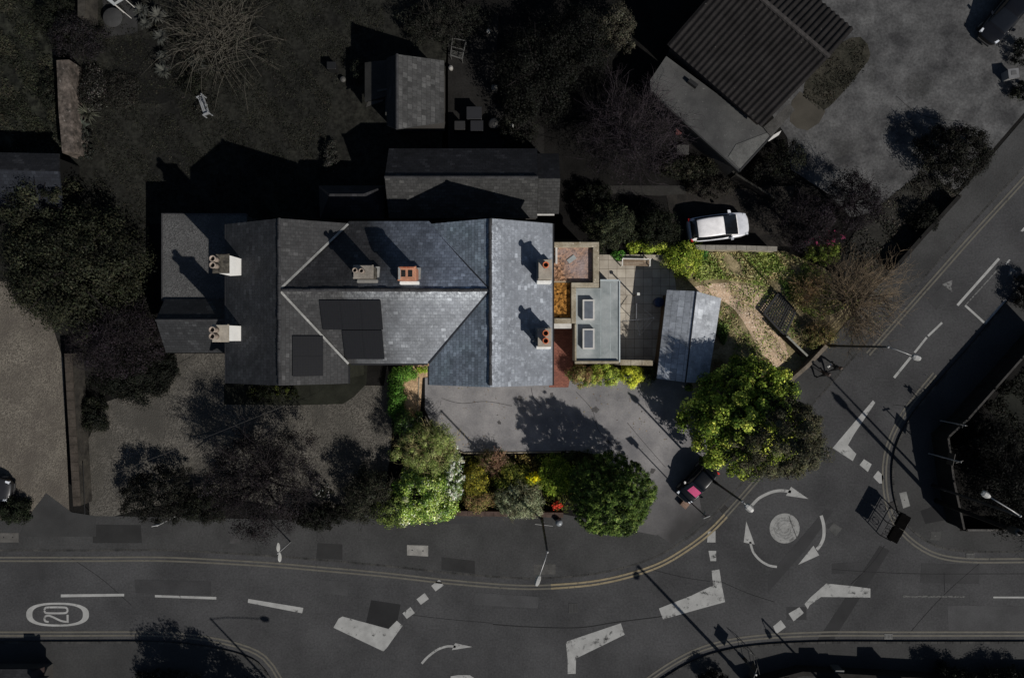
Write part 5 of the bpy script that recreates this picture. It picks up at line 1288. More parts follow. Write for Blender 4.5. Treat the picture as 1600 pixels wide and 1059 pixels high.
# ------------------------------------------------------------------ people on the pavement
def person(label, px, face, skin, top, legs, hair, stride=.32, hgt=1.72, arm=.25, bag=None):
    b0 = Vector(P(*px, ZP)); yaw = math.atan2(-face[1], face[0])
    t = thing('person', label, 'person', (b0.x, b0.y, ZP)); t['org'] = (0, 0, 0); t.rotation_euler = (0, 0, yaw)
    s = hgt / 1.72
    V = []; E = []; R = []
    def v(x, y, z, r): V.append((x * s, y * s, z * s)); R.append(r * s * 1.12); return len(V) - 1
    def e(a, b_): E.append((a, b_)); return b_
    pel = v(0, 0, .94, .135); sp = e(pel, v(.01, 0, 1.12, .125)); ch = e(sp, v(.03, 0, 1.33, .15)); nk = e(ch, v(.03, 0, 1.47, .06)); hd0 = e(nk, v(.05, 0, 1.56, .085)); hd = e(hd0, v(.05, 0, 1.64, .095)); e(hd, v(.045, 0, 1.69, .06))
    e(hd0, v(.125, 0, 1.565, .022))
    for sd in (-1, 1):
        f = stride * sd
        hp = e(pel, v(0, .09 * sd, .90, .105)); kn = e(hp, v(f * .55 + .05, .10 * sd, .50, .065)); ank = e(kn, v(f - (.1 if sd < 0 else 0), .10 * sd, .09, .042)); e(ank, v(f + .15 - (.1 if sd < 0 else 0), .11 * sd, .04, .038))
        sh = e(ch, v(.02, .19 * sd, 1.37, .068)); el = e(sh, v(-f * .6 * arm * 3 * .4, .26 * sd, 1.10, .045)); wr = e(el, v(-f * arm * 2 + .08, .25 * sd, .88, .032))
        pm = e(wr, v(-f * arm * 2 + .1, .25 * sd, .80, .036))
        for q in range(4):
            k = e(pm, v(-f * arm * 2 + .075 + .022 * q, .255 * sd, .745, .0095)); e(k, v(-f * arm * 2 + .075 + .022 * q, .245 * sd, .705 + .006 * abs(q - 1), .008))
        e(pm, v(-f * arm * 2 + .15, .235 * sd, .765, .010))
    me = bpy.data.meshes.new('body'); me.from_pydata(V, E, []); ob_ = bpy.data.objects.new('body', me); COL.objects.link(ob_); ob_.parent = t
    sk = ob_.modifiers.new('skin', 'SKIN'); 
    for i, r_ in enumerate(R): me.skin_vertices[0].data[i].radius = (r_, r_)
    me.skin_vertices[0].data[0].use_root = True
    ss = ob_.modifiers.new('sub', 'SUBSURF'); ss.levels = ss.render_levels = 2
    # clothing by height on the body: trousers below the waist, coat on the trunk and arms, skin for head and hands
    m, nt, b = new_mat('clothed_body'); oc = N(nt, 'ShaderNodeTexCoord'); sx = N(nt, 'ShaderNodeSeparateXYZ'); nt.links.new(oc.outputs['Object'], sx.inputs[0])
    ay = N(nt, 'ShaderNodeMath', operation='ABSOLUTE'); nt.links.new(sx.outputs[1], ay.inputs[0])
    def step(src, e_): n_ = N(nt, 'ShaderNodeMath', operation='GREATER_THAN'); n_.inputs[1].default_value = e_ * s; nt.links.new(src, n_.inputs[0]); return n_.outputs[0]
    c = mixc(nt, step(sx.outputs[2], .95), legs, top); 
    arm_ = N(nt, 'ShaderNodeMath', operation='MULTIPLY'); nt.links.new(step(ay.outputs[0], .20), arm_.inputs[0]); nt.links.new(step(sx.outputs[2], .86), arm_.inputs[1]); c = mixc(nt, arm_.outputs[0], c, top)
    hand = N(nt, 'ShaderNodeMath', operation='SUBTRACT'); nt.links.new(step(ay.outputs[0], .20), hand.inputs[0]); nt.links.new(step(sx.outputs[2], .86), hand.inputs[1]); c = mixc(nt, hand.outputs[0], c, skin)
    c = mixc(nt, step(sx.outputs[2], 1.47), c, skin); sh_ = N(nt, 'ShaderNodeMath', operation='LESS_THAN'); sh_.inputs[1].default_value = .09; nt.links.new(sx.outputs[2], sh_.inputs[0]); c = mixc(nt, sh_.outputs[0], c, (.01, .01, .01))
    nt.links.new(c, b.inputs['Base Color']); b.inputs['Roughness'].default_value = .8; me.materials.append(m)
    hm = MB(); hm.loft([[(.035 * s + r_ * 1.1 * math.cos(a), r_ * math.sin(a), z * s) for a in [q * 6.283 / 14 for q in range(14)]] for r_, z in ((.085, 1.56), (.108, 1.62), (.112, 1.68), (.09, 1.735), (.03, 1.765))])
    for vtx in range(len(hm.v)):
        x, y, z = hm.v[vtx]
        if z < 1.65 * s and x > .06 * s: hm.v[vtx] = (.06 * s, y, z)
    hm.build('hair', plain('hair', hair, .6), t, True)
    ey = MB()
    for sd in (-1, 1): ey.lathe((.132 * s, .033 * sd), [(.004, 1.598 * s), (.009, 1.604 * s), (.004, 1.61 * s)], 6)
    ey.build('eyes', plain('eye_dark', (.01, .01, .01), .2), t)
    if bag: bag(t)
    return t
def white_bag(t):
    mb = MB(); mb.loft([[(-.12 + x, .30 + y, z) for x, y in ((-.16 * k, -.08 * k), (.16 * k, -.08 * k), (.16 * k, .08 * k), (-.16 * k, .08 * k))] for z, k in ((.36, .8), (.45, 1.05), (.62, 1.0), (.72, .5))])
    o = mb.build('shopping_bag', plain('white_bag', C(205, 205, 200), .5), t)
person('person in black walking with white bags on the pavement, nearer the kerb', (1296, 574), (.75, -.66), C(150, 110, 92), (.012, .012, .013), (.014, .014, .016), (.05, .03, .02), bag=white_bag)
person('person in a brown coat walking on the pavement nearer the wall', (1279, 583), (.75, -.66), C(150, 110, 92), C(62, 50, 46), (.012, .012, .014), (.03, .02, .016), stride=.28, hgt=1.65)

# ------------------------------------------------------------------ garden furniture and small things
bench_w = plain('white_bench_paint', C(205, 202, 196), .55)
def bench(label, a, b_, nm='garden_bench', mat=bench_w, seatmat=None):
    a, b_ = Vector(P(*a, .8)), Vector(P(*b_, .8)); d = (b_ - a); L = d.length; d.normalize(); n = Vector((d.y, -d.x, 0)); c = (a + b_) / 2
    t = thing(nm, label, 'bench', (c.x, c.y, .12))
    def bar(o, hx, hy, z0, z1): q = c + d * o[0] + n * o[1]; return ((q.x, q.y), (d.x, d.y), hx, hy, z0, z1)
    s = MB(); 
    for k in range(4): s.obox(*bar((0, .08 + .11 * k), L / 2, .042, .50, .53))
    s.build('seat', seatmat or mat, t)
    k_ = MB(); 
    for z in (.62, .74, .86): k_.obox(*bar((0, -.0), L / 2, .018, z, z + .07))
    for q in (-.5, 0, .5): k_.obox(*bar((L * q * .98, -.0), .03, .025, .5, .95))
    k_.build('backrest', mat, t)
    for q in (-.5, .5):
        m = MB(); m.obox(*bar((L * q, .22), .035, .26, .72, .76)); m.build('armrest', mat, t)
        for o in (.0, .45): m = MB(); m.obox(*bar((L * q, o), .03, .03, .1, .72 if o else .98)); m.build('leg', mat, t)
    return t
bench('white slatted garden bench on the sunny patio under the yellow-green hedge', (973, 404), (1016, 405), seatmat=surf('bleached_slats', C(128, 112, 96), .9, .25, 3, 14, .25))
bench('pale bench standing alone on the dark lawn', (316, 148), (326, 176), mat=plain('pale_bench_paint', C(126, 128, 130), .6))
wb = thing('water_butt', 'round dark blue water butt in the patio shade beside the shed', 'water butt', P(1026, 473, .13)); q = P(1026, 473, .13)
MB().lathe(q[:2], [(.26, .13), (.33, .4), (.34, .8), (.3, 1.05)], 20).build('barrel', plain('blue_plastic', C(30, 44, 78), .4), wb, True)
MB().lathe(q[:2], [(.31, 1.05), (.32, 1.09), (.05, 1.13)], 20).build('lid', plain('blue_lid', C(44, 58, 88), .3), wb)
rd = thing('rotary_dryer', 'rotary clothes dryer standing in the patio shade', 'clothes dryer', P(990, 500, .13)); q = Vector(P(990, 500, .13))
al = plain('dryer_metal', C(120, 122, 128), .4, .5); MB().tube([(q.x, q.y, .13), (q.x, q.y, 1.8)], .025, 8).build('pole', al, rd, True)
am = MB()
for k in range(4):
    a = k * math.pi / 2 + .1; am.tube([(q.x, q.y, 1.2), (q.x + 1.1 * math.cos(a), q.y + 1.1 * math.sin(a), 1.9)], .016, 6)
am.build('arms', al, rd)
ln_ = MB()
for s in (.5, .75, 1.0):
    pts = [(q.x + 1.1 * s * math.cos(k * math.pi / 2 + .1), q.y + 1.1 * s * math.sin(k * math.pi / 2 + .1), 1.2 + .7 * s) for k in range(5)]; ln_.tube(pts, .006, 4)
ln_.build('lines', al, rd)
pp = thing('patio_post', 'thin post on the patio casting a slanting shadow', 'post', P(990, 462, .13)); q = P(990, 462, .13)
MB().tube([(q[0], q[1], .13), (q[0], q[1], 1.9)], .05, 8).build('shaft', surf('grey_post', C(96, 92, 88), .8), pp, True); MB().box(q[0] - .09, q[1] - .09, 1.9, q[0] + .09, q[1] + .09, 2.0).build('cap', plain('pale_post_cap', C(196, 196, 190), .5), pp)
pot_m = surf('dark_pot', C(60, 56, 52), .8)
for x, y, l in ((938, 391, 'dark plant pot by the patio corner behind the moss roof'), (880, 708, 'dark pot at the driveway edge of the flower bed')):
    t = thing('plant_pot', l, 'pot', P(x, y, .13)); q = P(x, y, .13)
    MB().lathe(q[:2], [(.16, .13), (.22, .45), (.24, .5), (.2, .5), (.19, .42)], 16).build('pot', pot_m, t, True)
    p_ = rng.normal(0, .14, (60, 3)) + np.array([q[0], q[1], .6]); cards('foliage', p_, rng.normal(0, 1, (60, 3)), np.full(60, .14), pick_cols([C(60, 66, 44)], np.zeros(60, int), 60), LEAF, t, q)
tb_ = thing('round_table', 'round grey garden table at the top left', 'table', P(185, 31, .13)); q = P(184, 34, .13)
MB().lathe(q[:2], [(.66, .72), (.68, .74), (.68, .76), (.66, .775)], 32).build('tabletop', surf('table_grey', C(62, 62, 62), .85, .15, 2, 16, .12), tb_, True); MB().lathe(q[:2], [(.3, .13), (.06, .2), (.06, .72)], 12).build('pedestal', pole_d, tb_, True)
aw = thing('white_awning', 'corner of a white awning at the top left edge', 'awning', P(178, -8, .13))
m_ = MB(); m_.slab([P(164, -2, 2.3), P(178, 9, 2.3), P(196, -2, 2.3), P(180, -30, 2.6)], .03); m_.build('canopy', plain('awning_cloth', C(150, 154, 154), .8), aw)
m_ = MB(); m_.slab([P(173, -2, 2.42), P(179, 4.5, 2.42), P(187, -2, 2.42), P(180, -22, 2.6)], .02); m_.build('dark_top', plain('awning_dark', C(40, 42, 42), .8), aw)
m_ = MB(); 
for x, y in ((178, 6), (166, -3), (193, -3)): q = P(x, y, 2.25); m_.tube([(q[0], q[1], .13), q], .025, 6)
m_.build('pole', frame_w, aw)
gc = thing('garden_chair', 'pale metal chair frame in the shrubs right of the barn', 'chair', P(716, 75, .13)); m_ = MB()
fp = [P(707, 60, .9), P(728, 64, .9), P(722, 92, .9), P(704, 86, .9)]
for i in range(4): m_.tube([fp[i], fp[(i + 1) % 4]], .03, 6); m_.tube([fp[i], (fp[i][0], fp[i][1], .13)], .025, 6)
m_.tube([Vector(fp[0]).lerp(Vector(fp[3]), .5), Vector(fp[1]).lerp(Vector(fp[2]), .5)], .025, 6); m_.build('frame', plain('pale_metal', C(92, 92, 90), .5), gc)
st_ = MB()
for k in range(5): 
    a_ = Vector(fp[3]).lerp(Vector(fp[0]), .1 + .4 * k / 5); b2 = Vector(fp[2]).lerp(Vector(fp[1]), .1 + .4 * k / 5); st_.tube([(a_.x, a_.y, .5), (b2.x, b2.y, .5)], .03, 4)
st_.build('seat', plain('pale_slats', C(70, 70, 68), .6), gc)
def small(nm, label, cat, x, y, r_, h, col, sq=False, lid=None):
    q = P(x, y, .13); t = thing(nm, label, cat, q); m = plain(nm + '_surface', col, .6)
    if sq: MB().bev(q[0] - r_, q[1] - r_ * .8, .13, q[0] + r_, q[1] + r_ * .8, .13 + h, .03).build('body', m, t)
    else: MB().lathe(q[:2], [(r_ * .8, .13), (r_, .13 + h * .6), (r_ * .95, .13 + h), (r_ * .5, .13 + h * 1.02)], 14).build('body', m, t, True)
    l_ = MB()
    if sq: l_.bev(q[0] - r_ * 1.06, q[1] - r_ * .86, .13 + h + .003, q[0] + r_ * 1.06, q[1] + r_ * .86, .2 + h, .02)
    else: l_.lathe(q[:2], [(r_ * .6, .13 + h * 1.02), (r_ * .2, .13 + h * 1.12)], 12)
    l_.build('lid', plain(nm + '_lid', scl(lid or col, 1.1), .6), t)
small('wheelie_bin', 'dark wheelie bin in the yard right of the barn, upper one', 'bin', 742, 184, .5, 1.0, C(30, 30, 33), True)
small('wheelie_bin', 'dark wheelie bin in the yard, lower left one', 'bin', 720, 203, .35, 1.0, C(31, 30, 30), True)
small('wheelie_bin', 'dark wheelie bin in the yard, lower right one of three', 'bin', 746, 203, .42, .9, C(24, 24, 28), True)
small('plant_pot', 'round dark tub with a pale corner near the yard wall', 'pot', 772, 197, .4, .6, C(44, 43, 42))
small('white_pot', 'small white pot right of the barn eave', 'pot', 705, 109, .16, .4, C(128, 126, 122))
small('white_ball', 'small white globe on the lawn at the top', 'globe', 763, 51, .14, .25, C(130, 130, 126))
small('white_canister', 'white canister at the edge of the yard by the dark tree', 'canister', 800, 200, .14, .5, C(140, 140, 138))
small('barbecue', 'small black barbecue on the lawn left of the barn', 'barbecue', 522, 109, .3, .7, (.004, .004, .004), True)
small('garden_ornament', 'pale round ornament on the lawn left of the barn', 'ornament', 537, 126, .2, .3, C(70, 69, 66))
small('yard_post', 'pale post box at the right side of the yard', 'post', 773, 142, .2, .6, C(72, 71, 68), True)
small('red_tub', 'dull red tub under the purple tree beside the garage', 'tub', 1064, 203, .45, .4, C(86, 46, 46), True)
small('paving_stack', 'grey paving stack under the purple tree', 'stack', 1065, 236, .4, .3, C(56, 55, 54), True)
small('bird_bath', 'small pale bird bath in the bottom right garden strip', 'bird bath', 1303, 1043, .3, .8, C(84, 84, 82), True)

# ------------------------------------------------------------------ lower frontage beyond the frame (casts the shadows along the bottom)
wall_run('lower_garden_wall', 'dark garden wall along the bottom right pavement', 'wall', [(1170, 1074), (1255, 1052), (1330, 1056), (1460, 1063), (1720, 1063)], .3, 1.1, fdark)
for x, y, h in ((1301, 1063, 2.2), (1396, 1066, 2.4)):
    t = thing('gate_pier', 'dark gate pier at the bottom edge of the right pavement', 'pier', P(x, y, .1), 'gate piers along the bottom pavement'); q = P(x, y, .1)
    MB().box(q[0] - .5, q[1] - .35, .1, q[0] + .5, q[1] + .35, h).build('pier', dark_wall, t); MB().bev(q[0] - .55, q[1] - .4, h + .002, q[0] + .55, q[1] + .4, h + .12, .04).build('cap', dark_wall, t)
bh = thing('corner_house', 'edge of a dark pitched roof at the bottom left corner', 'house', P(0, 1090, .1))
rslope('roof_slope', [P(-160, 1120, 1.6), P(66, 1120, 1.6), P(66, 1045, 1.6), P(-160, 1045, 1.6)], slate_r, bh)
vb = MB(); vb.slab([P(48, 1060, 1.7), P(68, 1060, 1.7), P(68, 1042, 1.7), P(48, 1050, 1.7)], .1); vb.build('verge', surf('brown_verge', C(64, 54, 52), .9), bh)
MB().prism([P(-160, 1180, 1.9)[:2], P(60, 1180, 1.9)[:2], P(60, 1052, 1.6)[:2], P(-160, 1052, 1.6)[:2]], 0, 1.42).build('wall', dark_wall, bh)
q = P(60, 1070, 2.2); MB().box(q[0] - .4, q[1] - .3, 1.5, q[0] + .3, q[1] + .3, 2.5).build('chimney', dark_wall, bh)

# overhead wires
wr = thing('overhead_cable', 'thin overhead cable crossing above the dark hedges and gravel', 'cable', P(168, 745, 5)); a, b_ = Vector(P(160, 747, 5.2)), Vector(P(446, 633, 5.8))
MB().tube([a.lerp(b_, k / 8) - Vector((0, 0, .5 * (1 - (k / 4 - 1) ** 2))) for k in range(9)], .012, 5).build('cable', plain('cable_grey', C(60, 58, 56), .6), wr, True)
# ------------------------------------------------------------------ trees and shrubs
def pl(*a): return a
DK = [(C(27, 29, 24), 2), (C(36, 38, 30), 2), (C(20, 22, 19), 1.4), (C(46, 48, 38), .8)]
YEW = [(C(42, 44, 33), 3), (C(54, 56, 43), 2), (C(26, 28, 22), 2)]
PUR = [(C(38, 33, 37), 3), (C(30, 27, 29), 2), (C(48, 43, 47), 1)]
OLV = [(C(52, 54, 44), 3), (C(40, 42, 34), 2), (C(66, 66, 56), 1)]
T = 'tree'; S = 'shrub'
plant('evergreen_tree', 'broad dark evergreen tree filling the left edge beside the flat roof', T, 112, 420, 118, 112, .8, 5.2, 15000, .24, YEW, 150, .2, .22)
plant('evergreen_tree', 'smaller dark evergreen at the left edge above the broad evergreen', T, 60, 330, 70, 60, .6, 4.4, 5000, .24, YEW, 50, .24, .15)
plant('purple_tree', 'dull purple tree between the broad evergreen and the gravel drive', T, 180, 535, 78, 72, .8, 4.2, 7000, .17, PUR, 60, .26, .14, twig=40, twigcol=C(44, 40, 42))
plant('low_shrub', 'low dark spreading shrub curving round the top of the gravel drive', S, 205, 588, 70, 46, .15, .9, 6500, .17, [(C(32, 34, 29), 3), (C(24, 26, 22), 2), (C(40, 42, 35), 1)], 90, .25, .05, shell=.1)
plant('low_shrub', 'low dark shrub against the side wing wall', S, 255, 575, 26, 36, .15, .9, 2000, .16, [(C(31, 33, 28), 3), (C(24, 26, 22), 2)], 40, .3, .05, shell=.1)
plant('wall_shrub', 'dark shrub against the long boundary wall', S, 146, 648, 24, 34, .15, 1.2, 2000, .16, DK, 24, .35, .05, shell=.2)
plant('street_tree', 'large dull purple tree over the gravel drive and front hedge', T, 408, 755, 96, 92, 1.0, 6.4, 10000, .16, [(C(36, 32, 34), 3), (C(28, 26, 27), 2), (C(46, 43, 45), 1)], 110, .18, .2, twig=70, twigcol=C(48, 44, 45))
plant('front_hedge', 'rounded dark shrub at the left end of the front hedge', S, 245, 777, 72, 48, .2, 3.2, 5200, .17, [(C(30, 30, 26), 3), (C(22, 23, 20), 2), (C(42, 42, 37), 1)], 70, .22, .06)
plant('front_hedge', 'dark hedge stretch between the purple tree and the olive shrub', S, 500, 806, 60, 24, .2, 1.8, 3600, .17, [(C(28, 30, 24), 3), (C(20, 22, 18), 2)], 50, .3, .05)
plant('front_hedge', 'dark hedge stretch under the purple street tree', S, 320, 790, 50, 34, .2, 1.9, 3000, .17, DK, 40, .3, .05)
plant('olive_shrub', 'grey-olive feathery shrub left of the bright laurel', S, 578, 776, 46, 48, .2, 3.8, 3600, .17, OLV, 50, .25, .06, twig=50, twigcol=C(64, 62, 54))
plant('dark_shrub', 'dark evergreen shrub below the left gable wall', S, 425, 614, 48, 18, .2, 1.4, 2200, .17, [(C(28, 32, 20), 3), (C(20, 22, 16), 2), (C(58, 64, 26), .5)], 30, .35, .05)
fl = lambda cols, n, lf, zoff: None
def petals(col, n, size, spread=.9, seed=1, zf=.75):
    def f(root, c, rad):
        nonlocal n, size
        r = np.random.default_rng(seed); n = int(n * 1.5); size = size * .75
        p, d, _k = crown_pts(c, np.array(rad) * np.array([.97, .97, 1.06]), n, max(14, n // 22), .2, shell=.6, seed=seed)
        cards('blossom', p, d, size * (.6 + .8 * r.random(n)), pick_cols(col, r.integers(0, len(col), n), n, .12), PETAL, root, tuple(root.location), .8)
    return f
plant('blossom_shrub', 'small dark shrub with white blossom at the edge of the purple tree', S, 503, 768, 14, 12, .2, 2.0, 500, .14, DK, 12, .4, .04, extra=petals([C(150, 148, 146)], 90, .12))
# --- the bright front garden
GRN = [(C(92, 128, 40, 1.5), 3), (C(70, 108, 32, 1.5), 2), (C(132, 160, 60, 1.4), 1.2)]
LAUREL = [(C(112, 136, 44, 1.6), 3), (C(80, 108, 34, 1.5), 2.2), (C(150, 170, 76, 1.6), 1.4), (C(196, 206, 150, 1.5), .6)]
plant('ivy_hedge', 'narrow bright ivy hedge between the gravel and the sandy strip', S, 620, 620, 15, 52, .2, 1.5, 4200, .15, [(C(52, 88, 24, 1.5), 3), (C(36, 62, 20, 1.5), 2), (C(90, 130, 50, 1.4), .8)], 60, .5, .05, shell=.2)
plant('ivy_hedge', 'bright ivy at the foot of the house above the sandy strip', S, 632, 584, 24, 14, .2, 1.4, 1700, .14, [(C(86, 124, 40, 1.5), 3), (C(50, 86, 26, 1.5), 2)], 26, .5, .05, shell=.2)
plant('yellow_climber', 'small yellow-green climber by the blue slate corner', S, 660, 577, 12, 7, .2, 1.2, 420, .13, [(C(140, 160, 40, 1.5), 3), (C(90, 120, 30, 1.4), 2)], 10, .5, .03, shell=.2)
plant('feathery_tree', 'light olive-green feathery tree at the top of the front garden', T, 668, 702, 56, 44, .6, 3.9, 7000, .15, [(C(118, 132, 66, 1.5), 3), (C(88, 104, 44, 1.4), 2), (C(150, 156, 96, 1.3), 1)], 120, .16, .1, twig=60, twigcol=C(150, 140, 100), ratio=.3)
plant('dark_laurel', 'dark green laurel behind the feathery tree', S, 640, 660, 26, 26, .2, 2.2, 1800, .17, [(C(56, 82, 22, 1.4), 3), (C(36, 56, 18, 1.4), 2)], 30, .3, .06, mat=LEAF_GLOSS)
plant('laurel', 'large glossy bright green laurel at the front hedge', S, 660, 775, 56, 50, .2, 3.4, 8500, .2, LAUREL, 110, .18, .1, mat=LEAF_GLOSS)
plant('laurel', 'darker olive-green hedge left of the bright laurel on the pavement edge', S, 612, 790, 36, 38, .2, 2.6, 3600, .18, [(C(78, 92, 36, 1.4), 3), (C(52, 64, 28, 1.4), 2), (C(100, 114, 56, 1.3), 1)], 50, .22, .06)
plant('white_blossom_shrub', 'shrub covered in white blossom right of the bright laurel', S, 710, 742, 17, 50, .2, 2.7, 1500, .15, [(C(110, 130, 70, 1.3), 3), (C(70, 96, 40, 1.3), 2)], 40, .4, .06, extra=petals([C(232, 234, 224), C(205, 210, 196)], 1500, .14, .95, 3))
plant('berberis', 'yellow-olive shrub in the flower bed right of the white blossom', S, 742, 752, 24, 34, .2, 1.5, 2600, .14, [(C(128, 120, 28, 1.5), 3), (C(96, 92, 30, 1.4), 2), (C(70, 76, 28, 1.4), 1)], 40, .35, .05, shell=.2)
plant('brown_shrub', 'russet-brown shrub behind the front wall', S, 748, 782, 28, 22, .2, 1.4, 2400, .13, [(C(122, 98, 64, 1.4), 3), (C(104, 86, 52, 1.4), 2), (C(104, 104, 48, 1.3), 1.6)], 40, .35, .05, shell=.2)
plant('twiggy_shrub', 'pinkish-brown twiggy shrub at the driveway edge of the bed', S, 772, 722, 32, 20, .2, 1.7, 900, .13, [(C(120, 96, 76, 1.3), 2), (C(84, 84, 40, 1.3), 2)], 30, .3, .05, twig=50, twigcol=C(150, 118, 96))
plant('olive_bed_shrub', 'mossy green low shrub in the middle of the flower bed', S, 800, 748, 36, 30, .2, 1.3, 3000, .13, [(C(88, 96, 32, 1.4), 3), (C(60, 70, 24, 1.4), 2), (C(120, 118, 40, 1.3), 1)], 50, .3, .05, shell=.2)
plant('grey_bush', 'grey-green feathery bush leaning over the front wall', S, 812, 783, 42, 32, .2, 2.3, 5200, .15, [(C(122, 128, 96, 1.4), 3), (C(88, 94, 68, 1.4), 2), (C(150, 154, 124, 1.3), 1)], 80, .22, .06, twig=30, twigcol=C(120, 116, 90), ratio=.35)
plant('green_bed_shrub', 'fresh green bushy shrub between the yellow flowers and the dark conifer', S, 868, 742, 34, 36, .2, 1.9, 3600, .14, [(C(104, 124, 30, 1.5), 3), (C(74, 96, 26, 1.4), 2), (C(140, 150, 50, 1.4), 1)], 60, .28, .06)
plant('yellow_flower_shrub', 'bright yellow flowering shrub in the flower bed', S, 832, 748, 13, 11, .2, 1.8, 300, .13, [(C(110, 124, 30, 1.4), 1)], 14, .4, .04, extra=petals([C(236, 222, 40), C(224, 204, 30)], 420, .14, .95, 5))
plant('red_flower_shrub', 'small bright red flowering shrub by the litter bin', S, 870, 790, 9, 9, .2, 1.5, 120, .12, [(C(60, 70, 30, 1.3), 1)], 8, .4, .03, extra=petals([C(232, 92, 70), C(222, 70, 56)], 320, .12, .95, 6))
plant('bed_groundcover', 'dark leafy ground shrub along the driveway edge of the bed', S, 900, 716, 40, 12, .15, .8, 1200, .14, [(C(60, 66, 30, 1.3), 2), (C(40, 48, 24, 1.3), 2)], 24, .5, .04, shell=.2)
plant('round_conifer', 'dense dark green rounded conifer at the driveway mouth', T, 957, 776, 70, 67, .3, 6.4, 36000, .15, [(C(66, 88, 32, 1.25), 3), (C(40, 56, 24, 1.2), 2.8), (C(94, 114, 46, 1.3), 1.5), (C(126, 142, 68, 1.3), .4)], 520, .075, .15, shell=.72, seed=5, jit=.3)
# --- shrubs below the extension
plant('photinia', 'red-tinged shrub at the left end of the extension wall', S, 907, 587, 23, 20, .2, 1.6, 2400, .13, [(C(150, 142, 84, 1.6), 2), (C(112, 84, 56, 1.4), 2), (C(84, 110, 36, 1.4), 2)], 30, .35, .05)
plant('green_wall_shrub', 'fresh green shrub under the extension wall', S, 944, 587, 30, 20, .2, 1.5, 3200, .13, [(C(136, 152, 52, 1.8), 3), (C(88, 104, 32, 1.4), 2), (C(140, 120, 60, 1.3), .7)], 34, .35, .05)
plant('golden_shrub', 'round golden-yellow shrub under the patio wall', S, 987, 587, 25, 20, .2, 1.7, 2600, .13, [(C(200, 206, 50, 1.5), 3), (C(160, 172, 36, 1.4), 2), (C(112, 124, 30, 1.4), .8)], 30, .3, .05)
plant('dark_climber', 'dark climber at the right end of the patio wall', S, 1016, 582, 14, 22, .2, 1.9, 900, .14, [(C(58, 64, 36, 1.3), 2), (C(40, 46, 28, 1.3), 2)], 16, .45, .05)
# --- hedge above the patio and the dark shrubs behind it
YG = [(C(116, 130, 34, 1.6), 3), (C(84, 104, 26, 1.5), 2), (C(150, 160, 56, 1.5), 1)]
plant('privet_hedge', 'yellow-green hedge behind the white patio bench', S, 1015, 384, 46, 12, .2, 1.8, 3600, .15, YG, 50, .55, .05, shell=.2)
plant('privet_hedge', 'yellow-green bush between the bench and the straw garden', S, 1070, 402, 32, 32, .2, 2.2, 3800, .16, YG, 44, .28, .06)
plant('privet_hedge', 'fresh green leafy clump left of the white bench', S, 967, 398, 12, 9, .2, 1.0, 500, .15, [(C(70, 120, 40, 1.5), 3), (C(50, 92, 30, 1.4), 2)], 10, .5, .03)
plant('grey_hedge', 'grey-green shrub behind the moss roof', S, 955, 350, 46, 40, .3, 3.0, 5200, .17, [(C(58, 62, 46), 3), (C(40, 44, 34), 2), (C(86, 90, 66), .8)], 70, .22, .08)
plant('dark_hedge', 'near-black shrub between the grey-green shrub and the white hatchback', S, 1026, 356, 40, 36, .3, 2.6, 3600, .17, [(C(30, 33, 25), 3), (C(40, 44, 32), 2)], 50, .25, .08)
plant('green_clump', 'small fresh green clump right of the yellow-green bush below the wall', S, 1098, 397, 11, 9, .15, .8, 420, .15, [(C(66, 116, 48, 1.5), 3), (C(46, 84, 34, 1.4), 2)], 10, .5, .03)
MEAD = [(C(128, 138, 68, 1.6), 2.4), (C(104, 120, 52, 1.6), 2.4), (C(158, 148, 100, 1.4), 1.2), (C(82, 106, 42, 1.5), 1.4)]
# rough grass and weeds over the bright garden: nobody could count these
def scatter(name, quads, n, size, pal, h=.25, seed=0, mat=LEAF, label=None, cat='grass'):
    r = np.random.default_rng(seed); pts = []
    from_poly = [Vector(P(*q, .13)[:2]) for q in quads]
    xs = [p.x for p in from_poly]; ys = [p.y for p in from_poly]
    def inside(x, y):
        c = False; m = len(from_poly)
        for i in range(m):
            a, b_ = from_poly[i], from_poly[(i + 1) % m]
            if (a.y > y) != (b_.y > y) and x < (b_.x - a.x) * (y - a.y) / (b_.y - a.y) + a.x: c = not c
        return c
    ph = r.random(4) * 6
    while len(pts) < n:
        x, y = r.uniform(min(xs), max(xs)), r.uniform(min(ys), max(ys))
        d = .5 + .5 * math.sin(x * 1.3 + ph[0]) * math.sin(y * 1.6 + ph[1]) + .3 * math.sin(x * 3.1 + y * 2.3 + ph[2])
        if r.random() < d and inside(x, y): pts.append((x, y, .14 + r.random() ** 2 * h))
    p = np.array(pts); nr = r.normal(0, .6, (n, 3)) + np.array([0, 0, .7])
    idx = (np.floor((np.sin(p[:, 0] * 1.7) + np.sin(p[:, 1] * 2.1 + p[:, 0]) + 2 + r.random(n)) / 5 * len(pal)).astype(int)).clip(0, len(pal) - 1)
    o = cards(name, p, nr, size * (.5 + r.random(n)), pick_cols([e[0] for e in pal], idx, n, .2), mat, None, tuple(p.mean(0)), .4)
    return tag(o, label, cat, None, 'stuff')
scatter('rough_grass', [(1090, 395), (1225, 395), (1290, 425), (1340, 470), (1280, 500), (1240, 480), (1200, 448), (1130, 436), (1085, 440)], 15000, .15, MEAD, .35, 1, label='sunlit rough grass and weeds below the stone parking wall')
scatter('path_weeds', [(1090, 440), (1200, 448), (1250, 500), (1258, 560), (1160, 575), (1125, 520)], 3200, .13, MEAD, .12, 12, label='weeds and twigs breaking up the straw-coloured path', cat='weeds')
scatter('weeds', [(1126, 478), (1142, 500), (1130, 540), (1118, 520)], 900, .16, [(C(90, 110, 50, 1.4), 1), (C(60, 80, 36, 1.4), 1)], .4, 2, label='green weeds at the right eave of the garden shed', cat='weeds')
